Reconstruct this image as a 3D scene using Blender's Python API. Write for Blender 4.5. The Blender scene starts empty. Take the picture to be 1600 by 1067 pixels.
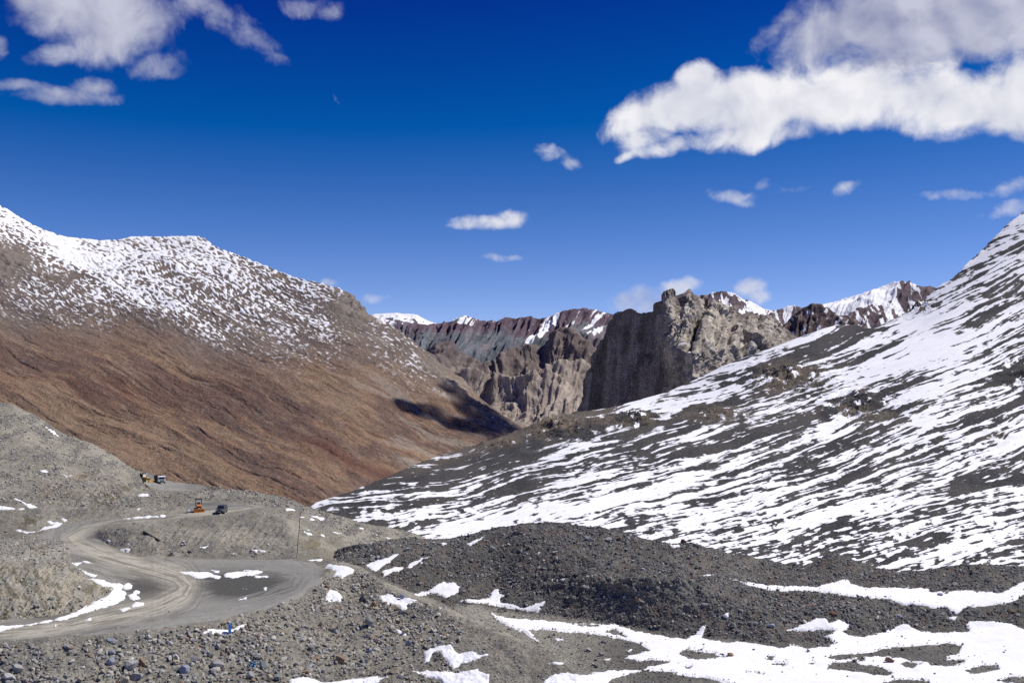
import bpy, bmesh, math, random
import numpy as np
from mathutils import Vector, Matrix
random.seed(7); RNG = np.random.default_rng(11)
SC = bpy.context.scene; COL = SC.collection
F32 = np.float32

# ------------------------------------------------------------------ camera, sky, sun, exposure
FPX = 1556.0; CX = 800.0; HY = 600.0          # focal length and horizon in photograph pixels (1600 wide)
cam = bpy.data.cameras.new("camera"); cam_ob = bpy.data.objects.new("camera", cam); COL.objects.link(cam_ob)
cam.sensor_width = 36.0; cam.lens = 36.0 * FPX / 1600.0; cam.shift_y = (HY - 533.5) / 1600.0
cam.clip_start = 1.0; cam.clip_end = 60000.0
cam_ob.location = (0, 0, 0); cam_ob.rotation_euler = (math.radians(90), 0, 0)
SC.camera = cam_ob
SUN_EL = math.radians(54); SUN_AZ = math.radians(79)      # azimuth measured from the view direction (+Y) towards the right (+X)
SUN = Vector((math.sin(SUN_AZ) * math.cos(SUN_EL), math.cos(SUN_AZ) * math.cos(SUN_EL), math.sin(SUN_EL)))
sl = bpy.data.lights.new("sun", 'SUN'); sl.energy = 5.0; sl.angle = math.radians(0.5); sl.color = (1.0, 0.955, 0.89)
so = bpy.data.objects.new("sun", sl); COL.objects.link(so)
so.rotation_euler = SUN.to_track_quat('Z', 'Y').to_euler()
SC.view_settings.view_transform = 'Standard'; SC.view_settings.look = 'None'
SC.view_settings.exposure = 0.0; SC.view_settings.gamma = 1.0
SC.cycles.max_bounces = 4; SC.cycles.diffuse_bounces = 2; SC.cycles.glossy_bounces = 1
SC.cycles.use_denoising = False
SC.cycles.volume_bounces = 0


class NT:
    """small helper to write node trees"""
    def __init__(s, nt): s.nt = nt; s.N = nt.nodes; s.L = nt.links
    def put(s, sock, v):
        if v is None: return
        if isinstance(v, bpy.types.NodeSocket): s.L.new(v, sock)
        elif isinstance(v, bpy.types.Node): s.L.new(v.outputs[0], sock)
        else: sock.default_value = v
    def node(s, t, **kw):
        n = s.N.new(t)
        for k, v in kw.items(): setattr(n, k, v)
        return n
    def m(s, op, a, b=None, c=None, clamp=False):
        n = s.N.new('ShaderNodeMath'); n.operation = op; n.use_clamp = clamp
        s.put(n.inputs[0], a); s.put(n.inputs[1], b); s.put(n.inputs[2], c); return n.outputs[0]
    def v(s, op, a, b=None):
        n = s.N.new('ShaderNodeVectorMath'); n.operation = op
        s.put(n.inputs[0], a); s.put(n.inputs[1], b)
        return n.outputs['Value'] if op in ('DOT_PRODUCT', 'LENGTH') else n.outputs[0]
    def mix(s, f, a, b, blend='MIX'):
        n = s.N.new('ShaderNodeMix'); n.data_type = 'RGBA'; n.blend_type = blend
        s.put(n.inputs[0], f); s.put(n.inputs[6], a); s.put(n.inputs[7], b); return n.outputs[2]
    def noise(s, vec, scale, detail=4, rough=.5, dist=0.0, dim='3D', norm=True):
        n = s.N.new('ShaderNodeTexNoise'); n.noise_dimensions = dim; n.normalize = norm
        s.put(n.inputs['Vector'], vec); s.put(n.inputs['Scale'], scale); s.put(n.inputs['Detail'], detail)
        s.put(n.inputs['Roughness'], rough); s.put(n.inputs['Distortion'], dist); return n
    def sstep(s, x, lo, hi):
        n = s.N.new('ShaderNodeMapRange'); n.interpolation_type = 'SMOOTHSTEP'
        s.put(n.inputs[0], x); s.put(n.inputs[1], lo); s.put(n.inputs[2], hi); return n.outputs[0]
    def rng(s, x, a, b, c, d):
        n = s.N.new('ShaderNodeMapRange')
        s.put(n.inputs[0], x); s.put(n.inputs[1], a); s.put(n.inputs[2], b); s.put(n.inputs[3], c); s.put(n.inputs[4], d); return n.outputs[0]


world = bpy.data.worlds.new("World"); SC.world = world; world.use_nodes = True
W = NT(world.node_tree); W.N.clear()
sky = W.node('ShaderNodeTexSky', sky_type='NISHITA', sun_disc=False)
sky.sun_elevation = SUN_EL; sky.sun_rotation = SUN_AZ
sky.altitude = 5000; sky.air_density = 1.0; sky.dust_density = 0.25; sky.ozone_density = 2.2
tc = W.node('ShaderNodeTexCoord'); dirv = tc.outputs['Generated']
sep = W.node('ShaderNodeSeparateXYZ'); W.put(sep.inputs[0], dirv)
az = W.m('ARCTAN2', sep.outputs[0], sep.outputs[1]); el = W.m('ARCSINE', sep.outputs[2])
# the air near the zenith is darker and more saturated at five thousand metres
sc_ = W.node('ShaderNodeHueSaturation'); W.put(sc_.inputs['Saturation'], W.rng(el, 0.0, 0.36, 1.05, 1.32)); W.put(sc_.inputs['Color'], sky)
W.put(sc_.inputs['Value'], W.rng(el, 0.02, 0.40, 1.18, 0.80))
skycol = sc_.outputs[0]
comb = W.node('ShaderNodeCombineXYZ'); W.put(comb.inputs[0], az); W.put(comb.inputs[1], el); uv = comb.outputs[0]
def sky_uv(px, py):
    x, z = (px - CX) / FPX, (HY - py) / FPX
    return math.atan2(x, 1.0), math.atan2(z, math.hypot(x, 1.0))
wn = W.noise(uv, 9.0, 5, .58); wv = W.v('SUBTRACT', wn.outputs['Color'], (.5, .5, .5))
wsc = W.node('ShaderNodeVectorMath', operation='MULTIPLY'); W.put(wsc.inputs[0], wv); wsc.inputs[1].default_value = (.034, .026, 0)
wuv = W.v('ADD', uv, wsc.outputs[0])
fb = W.noise(wuv, 15.0, 9, .56, .3).outputs[0]; fbl = W.noise(wuv, 15.0, 4, .5, .3).outputs[0]
fb2 = W.noise(W.v('ADD', wuv, (0.010, 0.014, 0)), 15.0, 4, .5, .3).outputs[0]   # the same field a little towards the sun
fine = W.noise(wuv, 60.0, 6, .62, .3).outputs[0]
def layer(blobs, col_lo, col_hi, edge, amp, thick, fa):
    acc = None
    for (px, py, a, b, rot, wt) in blobs:
        u, v_ = sky_uv(px, py); cr, sr = math.cos(rot), math.sin(rot)
        d = W.v('SUBTRACT', wuv, (u, v_, 0))
        du = W.m('MULTIPLY', W.v('DOT_PRODUCT', d, (cr, sr, 0)), FPX / a)
        dv = W.m('MULTIPLY', W.v('DOT_PRODUCT', d, (-sr, cr, 0)), FPX / b)
        r2 = W.m('MULTIPLY_ADD', du, du, W.m('MULTIPLY', dv, dv))
        blob = W.m('MULTIPLY', W.m('SUBTRACT', 1.0, r2), wt * 1.15)
        acc = blob if acc is None else W.m('SMOOTH_MAX', acc, blob, .25)
    dens = W.m('MULTIPLY_ADD', W.m('SUBTRACT', fb, .5), amp, acc)
    dens = W.m('MULTIPLY_ADD', W.m('SUBTRACT', fine, .5), amp * fa, dens)
    alpha = W.sstep(dens, edge, edge + thick)
    lit = W.m('MULTIPLY_ADD', W.m('SUBTRACT', fbl, fb2), 3.4, .58)
    lit = W.m('MULTIPLY_ADD', W.m('SUBTRACT', fine, .5), .14, lit)
    lit = W.m('ADD', lit, W.rng(dens, edge, edge + 2.0, .14, .0), clamp=True)
    return alpha, W.mix(lit, col_lo, col_hi)
grey_blobs = [(1440, 25, 230, 66, .05, 1.6), (1300, 50, 100, 62, 0, 1.4), (1560, 35, 180, 48, .1, 1.6), (1270, 85, 70, 40, .3, 1.0), (1400, 95, 130, 42, .1, 1.2), (1238, 35, 26, 30, .2, .8),
              (150, 5, 125, 62, 0, 1.5), (190, 45, 90, 50, .3, 1.3), (245, 100, 45, 22, .2, .5), (70, 20, 60, 26, 0, .7), (300, 5, 60, 26, 0, .55),
              (390, 50, 46, 20, -.5, .32), (418, 82, 40, 11, -.3, .30), (490, 8, 75, 14, 0, .42), (345, 18, 60, 22, 0, .4), (110, 80, 60, 14, .3, .5), (0, 72, 14, 20, 0, .5),
              (112, 150, 75, 13, .10, .7), (142, 138, 34, 15, .2, .6), (35, 135, 42, 9, 0, .55)]
white_blobs = [(1085, 125, 38, 30, .2, 1), (1070, 165, 105, 45, .15, 1.1), (1010, 180, 75, 34, .3, .9), (1050, 225, 80, 20, .1, .9), (1180, 165, 150, 52, .05, 1.1),
               (1330, 155, 170, 50, 0, 1.15), (1420, 160, 120, 50, 0, 1.1), (1520, 165, 150, 46, 0, 1.2), (1590, 130, 70, 42, 0, 1), (1180, 205, 110, 30, .05, .9), (1600, 180, 80, 34, 0, 1.1), (1015, 212, 55, 24, .1, .9), (985, 238, 24, 8, .5, .5),
               (770, 347, 66, 14, .03, .62), (800, 339, 34, 15, 0, .6), (735, 353, 34, 8, 0, .5)]
wisp_blobs = [(860, 240, 38, 17, -.3, .8), (885, 255, 24, 10, -.2, .6), (768, 408, 26, 7, 0, .55), (800, 406, 22, 5, 0, .45),
              (1150, 303, 50, 13, -.25, .75), (1180, 320, 22, 8, -.3, .5), (1195, 292, 18, 12, .3, .5), (1240, 300, 22, 9, 0, .45), (1318, 294, 26, 9, .4, .42), (1490, 306, 36, 9, 0, .42),
              (1582, 290, 28, 11, .4, .45), (1570, 328, 34, 10, .3, .4), (528, 156, 12, 5, -.8, .4), (515, 441, 16, 7, 0, .55), (590, 466, 26, 6, 0, .35),
              (990, 470, 42, 22, .2, 1), (1065, 448, 46, 16, .25, .85), (1020, 480, 60, 22, 0, .9), (1172, 448, 30, 20, .2, .95), (1185, 460, 22, 14, 0, .8)]
a1, c1 = layer(grey_blobs, (.30, .325, .48, 1), (.60, .615, .72, 1), -.06, 3.0, 1.5, .40)
a2, c2 = layer(white_blobs, (.60, .62, .73, 1), (.89, .89, .925, 1), -.06, 2.4, 1.0, .32)
a3, c3 = layer(wisp_blobs, (.36, .42, .64, 1), (.70, .72, .82, 1), .0, 2.9, 1.35, .6)
skyS = W.v('MAXIMUM', W.v('ADD', W.v('MULTIPLY', skycol, (.1124, .0977, .110)), (-.0535, -.050, 0)), (.0008, .01, .02))
out_c = W.mix(W.m('MULTIPLY', a1, .92), skyS, c1)
out_c = W.mix(W.m('MULTIPLY', a3, .80), out_c, c3)
out_c = W.mix(a2, out_c, c2)
bgn = W.node('ShaderNodeBackground'); W.put(bgn.inputs[0], out_c); bgn.inputs[1].default_value = 1.0
wo = W.node('ShaderNodeOutputWorld'); W.L.new(bgn.outputs[0], wo.inputs[0])
world.cycles.sampling_method = 'MANUAL'; world.cycles.sample_map_resolution = 512

# ------------------------------------------------------------------ numpy noise
_perm = np.random.default_rng(3).permutation(256).astype(np.int32); PERM = np.concatenate([_perm, _perm, _perm])
_g = np.random.default_rng(4).normal(size=(256, 3)); GRAD = (_g / np.linalg.norm(_g, axis=1, keepdims=True)).astype(F32)
def perlin(x, y, z):
    xi = np.floor(x).astype(np.int32); yi = np.floor(y).astype(np.int32); zi = np.floor(z).astype(np.int32)
    xf = (x - xi).astype(F32); yf = (y - yi).astype(F32); zf = (z - zi).astype(F32)
    xi &= 255; yi &= 255; zi &= 255
    fu = xf * xf * xf * (xf * (xf * 6 - 15) + 10); fv = yf * yf * yf * (yf * (yf * 6 - 15) + 10); fw = zf * zf * zf * (zf * (zf * 6 - 15) + 10)
    def c(dx, dy, dz):
        g = GRAD[PERM[PERM[PERM[xi + dx] + yi + dy] + zi + dz]]
        return g[..., 0] * (xf - dx) + g[..., 1] * (yf - dy) + g[..., 2] * (zf - dz)
    l = lambda a, b, t: a + (b - a) * t
    return l(l(l(c(0, 0, 0), c(1, 0, 0), fu), l(c(0, 1, 0), c(1, 1, 0), fu), fv), l(l(c(0, 0, 1), c(1, 0, 1), fu), l(c(0, 1, 1), c(1, 1, 1), fu), fv), fw)
def fbm(x, y, z, octs=5, gain=.5, ridged=False, lac=2.03):
    o = np.zeros(np.broadcast(x, y, z).shape, F32); a = 1.0; t = 0.0
    x = np.broadcast_to(x, o.shape); y = np.broadcast_to(y, o.shape); z = np.broadcast_to(z, o.shape); w = 1.0
    for i in range(octs):
        k = lac ** i
        n = perlin(x * k + 17.3 * i, y * k + 5.1 * i, z * k + 9.7 * i)
        if ridged:
            n = (1 - np.abs(n) * 2.2); n = n * n * np.sign(n); s = n * w; w = np.clip(n * 1.6, .15, 1); o += a * (s - .35)
        else: o += a * n
        t += a; a *= gain
    return o / t
def fbmP(P, s, octs=5, gain=.5, ridged=False, off=0.0):
    return fbm(P[..., 0] / s + off, P[..., 1] / s + off * 1.7, P[..., 2] / s - off, octs, gain, ridged)
RTAB = np.random.default_rng(9).random((256, 7)).astype(F32)
def facet(P, s, off=0.0, tilt=.9):
    """broken rock: every cell of a 3-D Voronoi pattern is a plane of its own height and tilt"""
    Q = (P / s + off).astype(F32); b = np.floor(Q).astype(np.int32); best = np.full(Q.shape[:-1], 1e9, F32); val = np.zeros(Q.shape[:-1], F32)
    for dx in (-1, 0, 1):
        for dy in (-1, 0, 1):
            for dz in (-1, 0, 1):
                c = b + np.array((dx, dy, dz), np.int32); h = RTAB[PERM[PERM[PERM[c[..., 0] & 255] + (c[..., 1] & 255)] + (c[..., 2] & 255)]]
                e = Q - (c + h[..., :3]); d = (e * e).sum(-1); m = d < best; best = np.where(m, d, best)
                val = np.where(m, h[..., 3] - .5 + tilt * ((h[..., 4] - .5) * e[..., 0] + (h[..., 5] - .5) * e[..., 1] + (h[..., 6] - .5) * e[..., 2]) * 2, val)
    return val
def rank(n): return .5 * (1 + np.tanh(1.15 * (n - n.mean()) / (n.std() + 1e-6)))
def sst(x, a, b):
    t = np.clip((x - a) / (b - a), 0, 1); return t * t * (3 - 2 * t)
def blur(a, sy, sx):
    for ax, s in ((0, sy), (1, sx)):
        if s <= 0: continue
        r = int(math.ceil(3 * s)); k = np.exp(-.5 * (np.arange(-r, r + 1) / s) ** 2); k /= k.sum()
        p = np.pad(a, [(r, r) if i == ax else (0, 0) for i in range(2)], mode='edge'); o = np.zeros_like(a)
        for i in range(2 * r + 1): o += k[i] * (p[i:i + a.shape[0], :] if ax == 0 else p[:, i:i + a.shape[1]])
        a = o
    return a
def poly_sd(px, py, poly):
    """signed distance to a closed outline, positive inside; far away it is just -60"""
    p = np.array(poly, F32); out = np.full(px.shape, -60.0, F32)
    mk = (px > p[:, 0].min() - 30) & (px < p[:, 0].max() + 30) & (py > p[:, 1].min() - 30) & (py < p[:, 1].max() + 30)
    if not mk.any(): return out
    x = px[mk]; y = py[mk]; d = np.full(x.shape, 1e9, F32); ins = np.zeros(x.shape, bool)
    for i in range(len(p)):
        a = p[i]; b = p[(i + 1) % len(p)]; e = b - a; L = float(e @ e) + 1e-9
        t = np.clip(((x - a[0]) * e[0] + (y - a[1]) * e[1]) / L, 0, 1)
        d = np.minimum(d, np.hypot(x - a[0] - t * e[0], y - a[1] - t * e[1]))
        if a[1] != b[1]:
            ins ^= ((a[1] > y) != (b[1] > y)) & (x < (b[0] - a[0]) * (y - a[1]) / (b[1] - a[1]) + a[0])
    out[mk] = np.where(ins, d, -d); return out
def line_dist(px, py, pts):
    """distance to a polyline and the length along it"""
    p = np.array(pts, F32); d = np.full(px.shape, 1e9, F32); s = np.zeros(px.shape, F32); side = np.zeros(px.shape, F32); acc = 0.0
    for a, b in zip(p[:-1], p[1:]):
        e = b - a; L = float(np.hypot(*e)); t = np.clip(((px - a[0]) * e[0] + (py - a[1]) * e[1]) / (L * L), 0, 1)
        q = np.hypot(px - a[0] - t * e[0], py - a[1] - t * e[1]); m = q < d
        d = np.where(m, q, d); s = np.where(m, acc + t * L, s)
        side = np.where(m, np.sign((px - a[0]) * e[1] - (py - a[1]) * e[0]), side); acc += L
    return d, s, side
def idw(px, py, pts, p=3.0):
    num = np.zeros(px.shape, F32); den = np.zeros(px.shape, F32)
    for x, y, v in pts:
        w = 1.0 / (((px - x) ** 2 + ((py - y) * 1.5) ** 2) ** (p / 2) + 30.0); num += w * v; den += w
    return num / den
def lerp3(a, b, t): return a + (b - a) * t[..., None]
def C3(*c): return np.array(c, F32)

# ------------------------------------------------------------------ land sheets
class Land:
    """a sheet of terrain lofted between feature lines; every line is a list of (px, py, distance)"""
    def __init__(s, x0, x1, dx, lines, dy, sm=(2, 3), flat=None):
        xs = np.arange(x0, x1 + dx, dx); K = len(lines)
        pk = np.stack([np.interp(xs, [p[0] for p in l], [p[1] for p in l]) for l in lines])
        wk = np.stack([1.0 / np.interp(xs, [p[0] for p in l], [p[2] for p in l]) for l in lines])
        for k in range(1, K): pk[k] = np.minimum(pk[k], pk[k - 1] - .3)
        ny = int(np.max(pk[0] - pk[-1]) / dy) + 2; v = np.linspace(0, 1, ny)[:, None]
        py = pk[0][None] + (pk[-1] - pk[0])[None] * v; w = np.empty_like(py)
        if flat:
            g = np.arange(pk[-1].min() - 120, pk[0].max() + 20, 4.0)[::-1]; wg = np.empty((len(g), len(xs)))
            for j in range(len(xs)):
                q = np.interp(-g, -pk[:, j], wk[:, j]); up = g < pk[-1, j]; sl_ = (wk[-2, j] - wk[-1, j]) / (pk[-2, j] - pk[-1, j])
                q[up] = np.maximum(wk[-1, j] + sl_ * np.maximum(g[up] - pk[-1, j], -60), wk[-1, j] * .75); wg[:, j] = q
            wg = blur(wg, flat[0] / 4.0, flat[1] / dx)
            for j in range(len(xs)): w[:, j] = np.interp(-py[:, j], -g, wg[:, j])
        else:
            for j in range(len(xs)): w[:, j] = np.interp(-py[:, j], -pk[:, j], wk[:, j])
            w = blur(w, *sm)
        s.px = np.broadcast_to(xs[None], py.shape).astype(F32); s.py = py.astype(F32); s.crest = pk[-1].astype(F32); s.v = np.broadcast_to(v, py.shape).astype(F32)
        Y = 1.0 / w
        s.P = np.stack([(s.px - CX) / FPX * Y, Y, (HY - py) / FPX * Y], -1)
        s.below = s.py - s.crest[None]                 # pixels under the crest
    def normal(s):
        du = np.gradient(s.P, axis=1); dv = np.gradient(s.P, axis=0); n = np.cross(du, dv)
        n /= np.linalg.norm(n, axis=-1, keepdims=True) + 1e-9; return n
    def push(s, d, sm=6, z_only=False):
        if z_only: s.P[..., 2] += d
        else:
            n = s.normal()
            for i in range(3): n[..., i] = blur(n[..., i], sm, sm)
            s.P = s.P + n * d[..., None]
    def back(s, n=14, run=.02, drop=.6):
        """the far side of the hill, falling away behind the crest"""
        c = s.P[-1]; rows = []
        for k in range(1, n + 1):
            r = c.copy(); dd = c[:, 1] * run * k ** 1.35; r[:, 0] *= 1 + run * k ** 1.35; r[:, 1] += dd; r[:, 2] = c[:, 2] - dd * drop * min(1, .35 + k * .12); rows.append(r)
        return np.stack(rows)
    def find(s, px, py):
        """surface point seen at a photograph pixel"""
        j = int(np.clip(round((px - s.px[0, 0]) / (s.px[0, 1] - s.px[0, 0])), 0, s.px.shape[1] - 1))
        q = HY - s.P[:, j, 2] / s.P[:, j, 1] * FPX; i = int(np.argmin(np.abs(q - py))); return s.P[i, j].copy()

def link_mesh(name, co, faces, mat, n_side, col=None, snow=None, smooth=True):
    me = bpy.data.meshes.new(name); nv = len(co); nf = len(faces)
    me.vertices.add(nv); me.vertices.foreach_set('co', np.ascontiguousarray(co, F32).ravel())
    me.loops.add(nf * n_side); me.loops.foreach_set('vertex_index', np.ascontiguousarray(faces, np.int32).ravel())
    me.polygons.add(nf); me.polygons.foreach_set('loop_start', np.arange(0, nf * n_side, n_side, dtype=np.int32))
    if smooth: me.polygons.foreach_set('use_smooth', np.ones(nf, bool))
    me.update(calc_edges=True)
    if col is not None:
        a = me.attributes.new('tint', 'FLOAT_COLOR', 'POINT'); c4 = np.ones((nv, 4), F32); c4[:, :3] = col.reshape(-1, 3); a.data.foreach_set('color', c4.ravel())
    if snow is not None:
        a = me.attributes.new('snow', 'FLOAT', 'POINT'); a.data.foreach_set('value', np.ascontiguousarray(snow, F32).ravel())
    if not smooth: me.polygons.foreach_set('use_smooth', np.zeros(nf, bool))
    me.materials.append(mat)
    o = bpy.data.objects.new(name, me); COL.objects.link(o); return o

def land_object(name, L, col, snow, mat, back=(14, .02, .6), keep=None, kind='structure'):
    P, c, sn = L.P, col, snow
    if back:
        B = L.back(*back); n = len(B); P = np.concatenate([P, B]); c = np.concatenate([c, np.repeat(c[-1:], n, 0)]); sn = np.concatenate([sn, np.repeat(sn[-1:], n, 0)])
        if keep is not None: keep = np.concatenate([keep, np.repeat(keep[-1:], n, 0)])
    ny, nx = P.shape[:2]; idx = np.arange(ny * nx, dtype=np.int32).reshape(ny, nx)
    f = np.stack([idx[:-1, :-1], idx[:-1, 1:], idx[1:, 1:], idx[1:, :-1]], -1)
    co = P.reshape(-1, 3); c = c.reshape(-1, 3); sn = sn.ravel()
    if keep is not None:
        f = f[keep[:-1, :-1]].reshape(-1, 4); used = np.unique(f); mp = np.zeros(ny * nx, np.int32); mp[used] = np.arange(len(used)); f = mp[f]; co = co[used]; c = c[used]; sn = sn[used]
    o = link_mesh(name, co, f.reshape(-1, 4), mat, 4, c, sn); o['kind'] = kind; return o

def terrain_mat(name, grain, contrast, bump, snow_noise, snow_amp, soft=.05, snow_col=(.79, .80, .825, 1), big=0.0, bump_d=.3):
    m = bpy.data.materials.new(name); m.use_nodes = True; T = NT(m.node_tree); T.N.clear()
    at = T.node('ShaderNodeAttribute', attribute_name='tint'); asn = T.node('ShaderNodeAttribute', attribute_name='snow')
    co = T.node('ShaderNodeTexCoord').outputs['Object']
    n1 = T.noise(co, 1.0 / grain, 7, .62).outputs[0]
    vo = T.node('ShaderNodeTexVoronoi'); T.put(vo.inputs['Vector'], co); vo.inputs['Scale'].default_value = 1.6 / grain
    vs = T.node('ShaderNodeSeparateColor'); T.put(vs.inputs[0], vo.outputs['Color'])
    g = T.m('MULTIPLY_ADD', T.m('SUBTRACT', n1, .5), contrast * 2.2, 1.0)
    g = T.m('MULTIPLY_ADD', T.m('SUBTRACT', vs.outputs[0], .5), contrast * .9, g)
    if big:
        n3 = T.noise(co, 1.0 / (grain * 14), 5, .6).outputs[0]; g = T.m('MULTIPLY_ADD', T.m('SUBTRACT', n3, .5), big * 2, g)
    g = T.m('MAXIMUM', g, .25)
    gc = T.node('ShaderNodeCombineColor'); [T.put(gc.inputs[i], g) for i in range(3)]
    rock = T.mix(1.0, at.outputs['Color'], gc.outputs[0], 'MULTIPLY')
    n2 = T.noise(co, 1.0 / snow_noise, 6, .65).outputs[0]
    sf = T.m('MULTIPLY_ADD', T.m('SUBTRACT', n2, .5), snow_amp * 2, asn.outputs['Fac'])
    sm = T.sstep(sf, -soft, soft)
    n4 = T.noise(co, 1.0 / (grain * 5), 6, .6).outputs[0]
    dirty = T.mix(T.m('MULTIPLY', T.sstep(n4, .5, .78), .30), snow_col, (.50, .49, .47, 1))
    base = T.mix(sm, rock, dirty)
    bs = T.node('ShaderNodeBump'); bs.inputs['Distance'].default_value = bump_d
    hgt = T.m('ADD', T.m('MULTIPLY', n1, 1.0), T.m('MULTIPLY', vo.outputs['Distance'], .35))
    T.put(bs.inputs['Height'], hgt); T.put(bs.inputs['Strength'], T.rng(sm, 0, 1, bump, bump * .22))
    p = T.node('ShaderNodeBsdfPrincipled'); T.put(p.inputs['Base Color'], base); p.inputs['Roughness'].default_value = .95
    p.inputs['Specular IOR Level'].default_value = .12; T.put(p.inputs['Normal'], bs.outputs[0])
    o = T.node('ShaderNodeOutputMaterial'); T.L.new(p.outputs[0], o.inputs[0]); return m

def simple_mat(name, col, rough=.6, metal=0.0, noise=.0, nscale=4.0, spec=.3):
    m = bpy.data.materials.new(name); m.use_nodes = True; T = NT(m.node_tree); p = T.N['Principled BSDF']
    p.inputs['Roughness'].default_value = rough; p.inputs['Metallic'].default_value = metal; p.inputs['Specular IOR Level'].default_value = spec
    if noise:
        co = T.node('ShaderNodeTexCoord').outputs['Object']; n = T.noise(co, nscale, 6, .65).outputs[0]
        g = T.m('MAXIMUM', T.m('MULTIPLY_ADD', T.m('SUBTRACT', n, .5), noise * 2, 1.0), .2)
        gc = T.node('ShaderNodeCombineColor'); [T.put(gc.inputs[i], g) for i in range(3)]
        T.put(p.inputs['Base Color'], T.mix(1.0, (*col, 1), gc.outputs[0], 'MULTIPLY'))
    else: p.inputs['Base Color'].default_value = (*col, 1)
    return m

# ------------------------------------------------------------------ 1. far ranges
def far_range(name, crest, base_py, Y0, Y1, x0, x1, amp, scale, colour, snow, dx=1.2, dy=1.2, grain=25, seed=0.0, octs=7, sm=(3, 4), lines=None, rug=.5, talus=.8, talus_px=30, rib=.35, rw=15, slant=.45):
    base = [(x, base_py, Y0) for x in (x0, x1)]
    if lines is None: lines = [base, [(x, y, Y1) for x, y in crest]]
    L = Land(x0, x1, dx, lines, dy, sm)
    fade = sst(L.v, 0.0, .1)
    r = fbmP(L.P * C3(1, 1, .42), scale, octs, .44, True, seed); L.push(r * amp * fade, 8)
    o1_ = np.ones_like(L.px); wb_ = 26 * fbm(L.px / 60, L.py / 45, o1_ * (seed + 2), 4)
    rb_ = fbm((L.px + slant * L.below + wb_) / rw, (L.below + wb_) / (rw * 5), o1_ * (seed + 6), 5, .52, True); L.push(rb_ * amp * rib * fade * sst(L.below, -1, 8), 3)
    wv_ = np.stack([fbmP(L.P, scale * .3, 3, .5, False, seed + 30 + k) for k in range(3)], -1) * scale * .22; Q = (L.P + wv_) * C3(1, 1, .5)
    L.push((facet(Q, scale * .22, seed) * .26 + facet(Q, scale * .085, seed + 3) * .13 + facet(Q, scale * .035, seed + 5) * .05) * amp * rug * fade * (1 - talus * sst(L.below + 14 * fbm(L.px / 22, L.py / 22, np.ones_like(L.px), 4), talus_px, talus_px + 16)), 4)
    c = colour(L, r); s = snow(L, r); m = terrain_mat(name + '_rock', grain, .30, .4, grain * 2, .25, .06, bump_d=grain * .3)
    return L, land_object(name, L, c, s, m, (10, .012, .8))

def nz(L, a): return L.normal()[..., 2]
# purple and grey-green range
crestF2 = [(520, 535), (560, 528), (600, 520), (640, 514), (670, 503), (690, 497), (705, 494), (718, 489), (727, 487), (740, 493), (755, 494), (775, 495), (790, 491), (800, 495), (825, 497), (845, 499), (858, 500), (870, 496), (885, 491), (895, 488), (905, 490), (925, 487), (945, 485), (962, 489), (1000, 500), (1040, 510)]
def colF2(L, r):
    n = rank(fbm(L.px / 60, L.py / 40, 0.3 * np.ones_like(L.px), 5, .6)); st = rank(fbm((L.px + .55 * L.below) / 9, L.below / 90, 1.3 * np.ones_like(L.px), 4, .6))
    t = sst(L.below + 26 * (n - .5) + 18 * (st - .5), 16, 40)
    c = lerp3(C3(.120, .086, .108), C3(.118, .134, .152), t)
    c = lerp3(c, C3(.14, .10, .108), .6 * sst(st, .78, .95) * sst(L.px, 640, 780)); return c * (.75 + .5 * st)[..., None]
def snowF2(L, r):
    st = rank(fbm((L.px + .9 * L.py) / 9, (L.py - .9 * L.px) / 70, 4.3 * np.ones_like(L.px), 4, .55))
    cov = -.04 - .003 * L.below + .5 * np.exp(-((L.px - 725) / 16) ** 2) * (L.below < 12)
    cov += np.exp(-((L.px + .95 * (L.py - 500) - 868) / 9) ** 2) * 1.0 * (L.below < 52) + .34 * np.exp(-((L.px - 915) / 30) ** 2) * (L.below < 46)
    return cov - st
far_range('purple_mountain', crestF2, 640, 5900, 7300, 520, 1040, 130, 900, colF2, snowF2, seed=2.1, rug=.5, talus=.85, talus_px=16, rib=.46, rw=17, slant=.75)
# white dome far behind it
crestF3 = [(560, 500), (585, 492), (605, 489.5), (622, 490), (645, 494), (665, 501), (690, 507), (720, 512)]
far_range('snowy_dome_mountain', crestF3, 560, 8800, 9800, 560, 720, 50, 900, lambda L, r: np.ones(L.P.shape) * C3(.11, .09, .11),
          lambda L, r: .78 - .02 * L.below + .6 * np.exp(-((L.below) / 6) ** 2) - rank(fbm(L.px / 14, L.py / 4, 2.0 * np.ones_like(L.px), 5, .6)), seed=5.0, rug=.25)
# far right range with the hanging glacier
crestF4 = [(1080, 470), (1100, 462), (1113, 457), (1128, 456), (1145, 460), (1165, 470), (1185, 481), (1205, 487), (1225, 488), (1245, 489), (1262, 486), (1285, 478), (1310, 469), (1340, 461), (1365, 454), (1390, 447), (1408, 442), (1425, 441), (1440, 445), (1455, 443), (1468, 449), (1490, 460), (1520, 470)]
def colF4(L, r):
    st = rank(fbm((L.px - .6 * L.py) / 14, L.py / 6, 3.3 * np.ones_like(L.px), 5, .6)); return lerp3(C3(.095, .072, .082), C3(.15, .115, .12), st)
def snowF4(L, r):
    n = rank(fbm((L.px - L.py) / 12, (L.py + L.px) / 30, 7.3 * np.ones_like(L.px), 5, .6))
    gl = sst(L.px, 1278, 1290) * (1 - sst(L.px, 1385, 1412)); edge = 27 + 5 * (n - .5) - .06 * (L.px - 1290)
    cov = gl * sst(edge - L.below, -3, 3) * 2.2 + .22 + .5 * np.exp(-((L.px - .9 * (L.py - 480) - 1370) / 12) ** 2) * (L.below < 60)
    cov += .5 * sst(L.px, 1150, 1165) * (1 - sst(L.px, 1235, 1250)) * (L.below < 24) - .35 * (L.px > 1440)
    return cov - n
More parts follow.
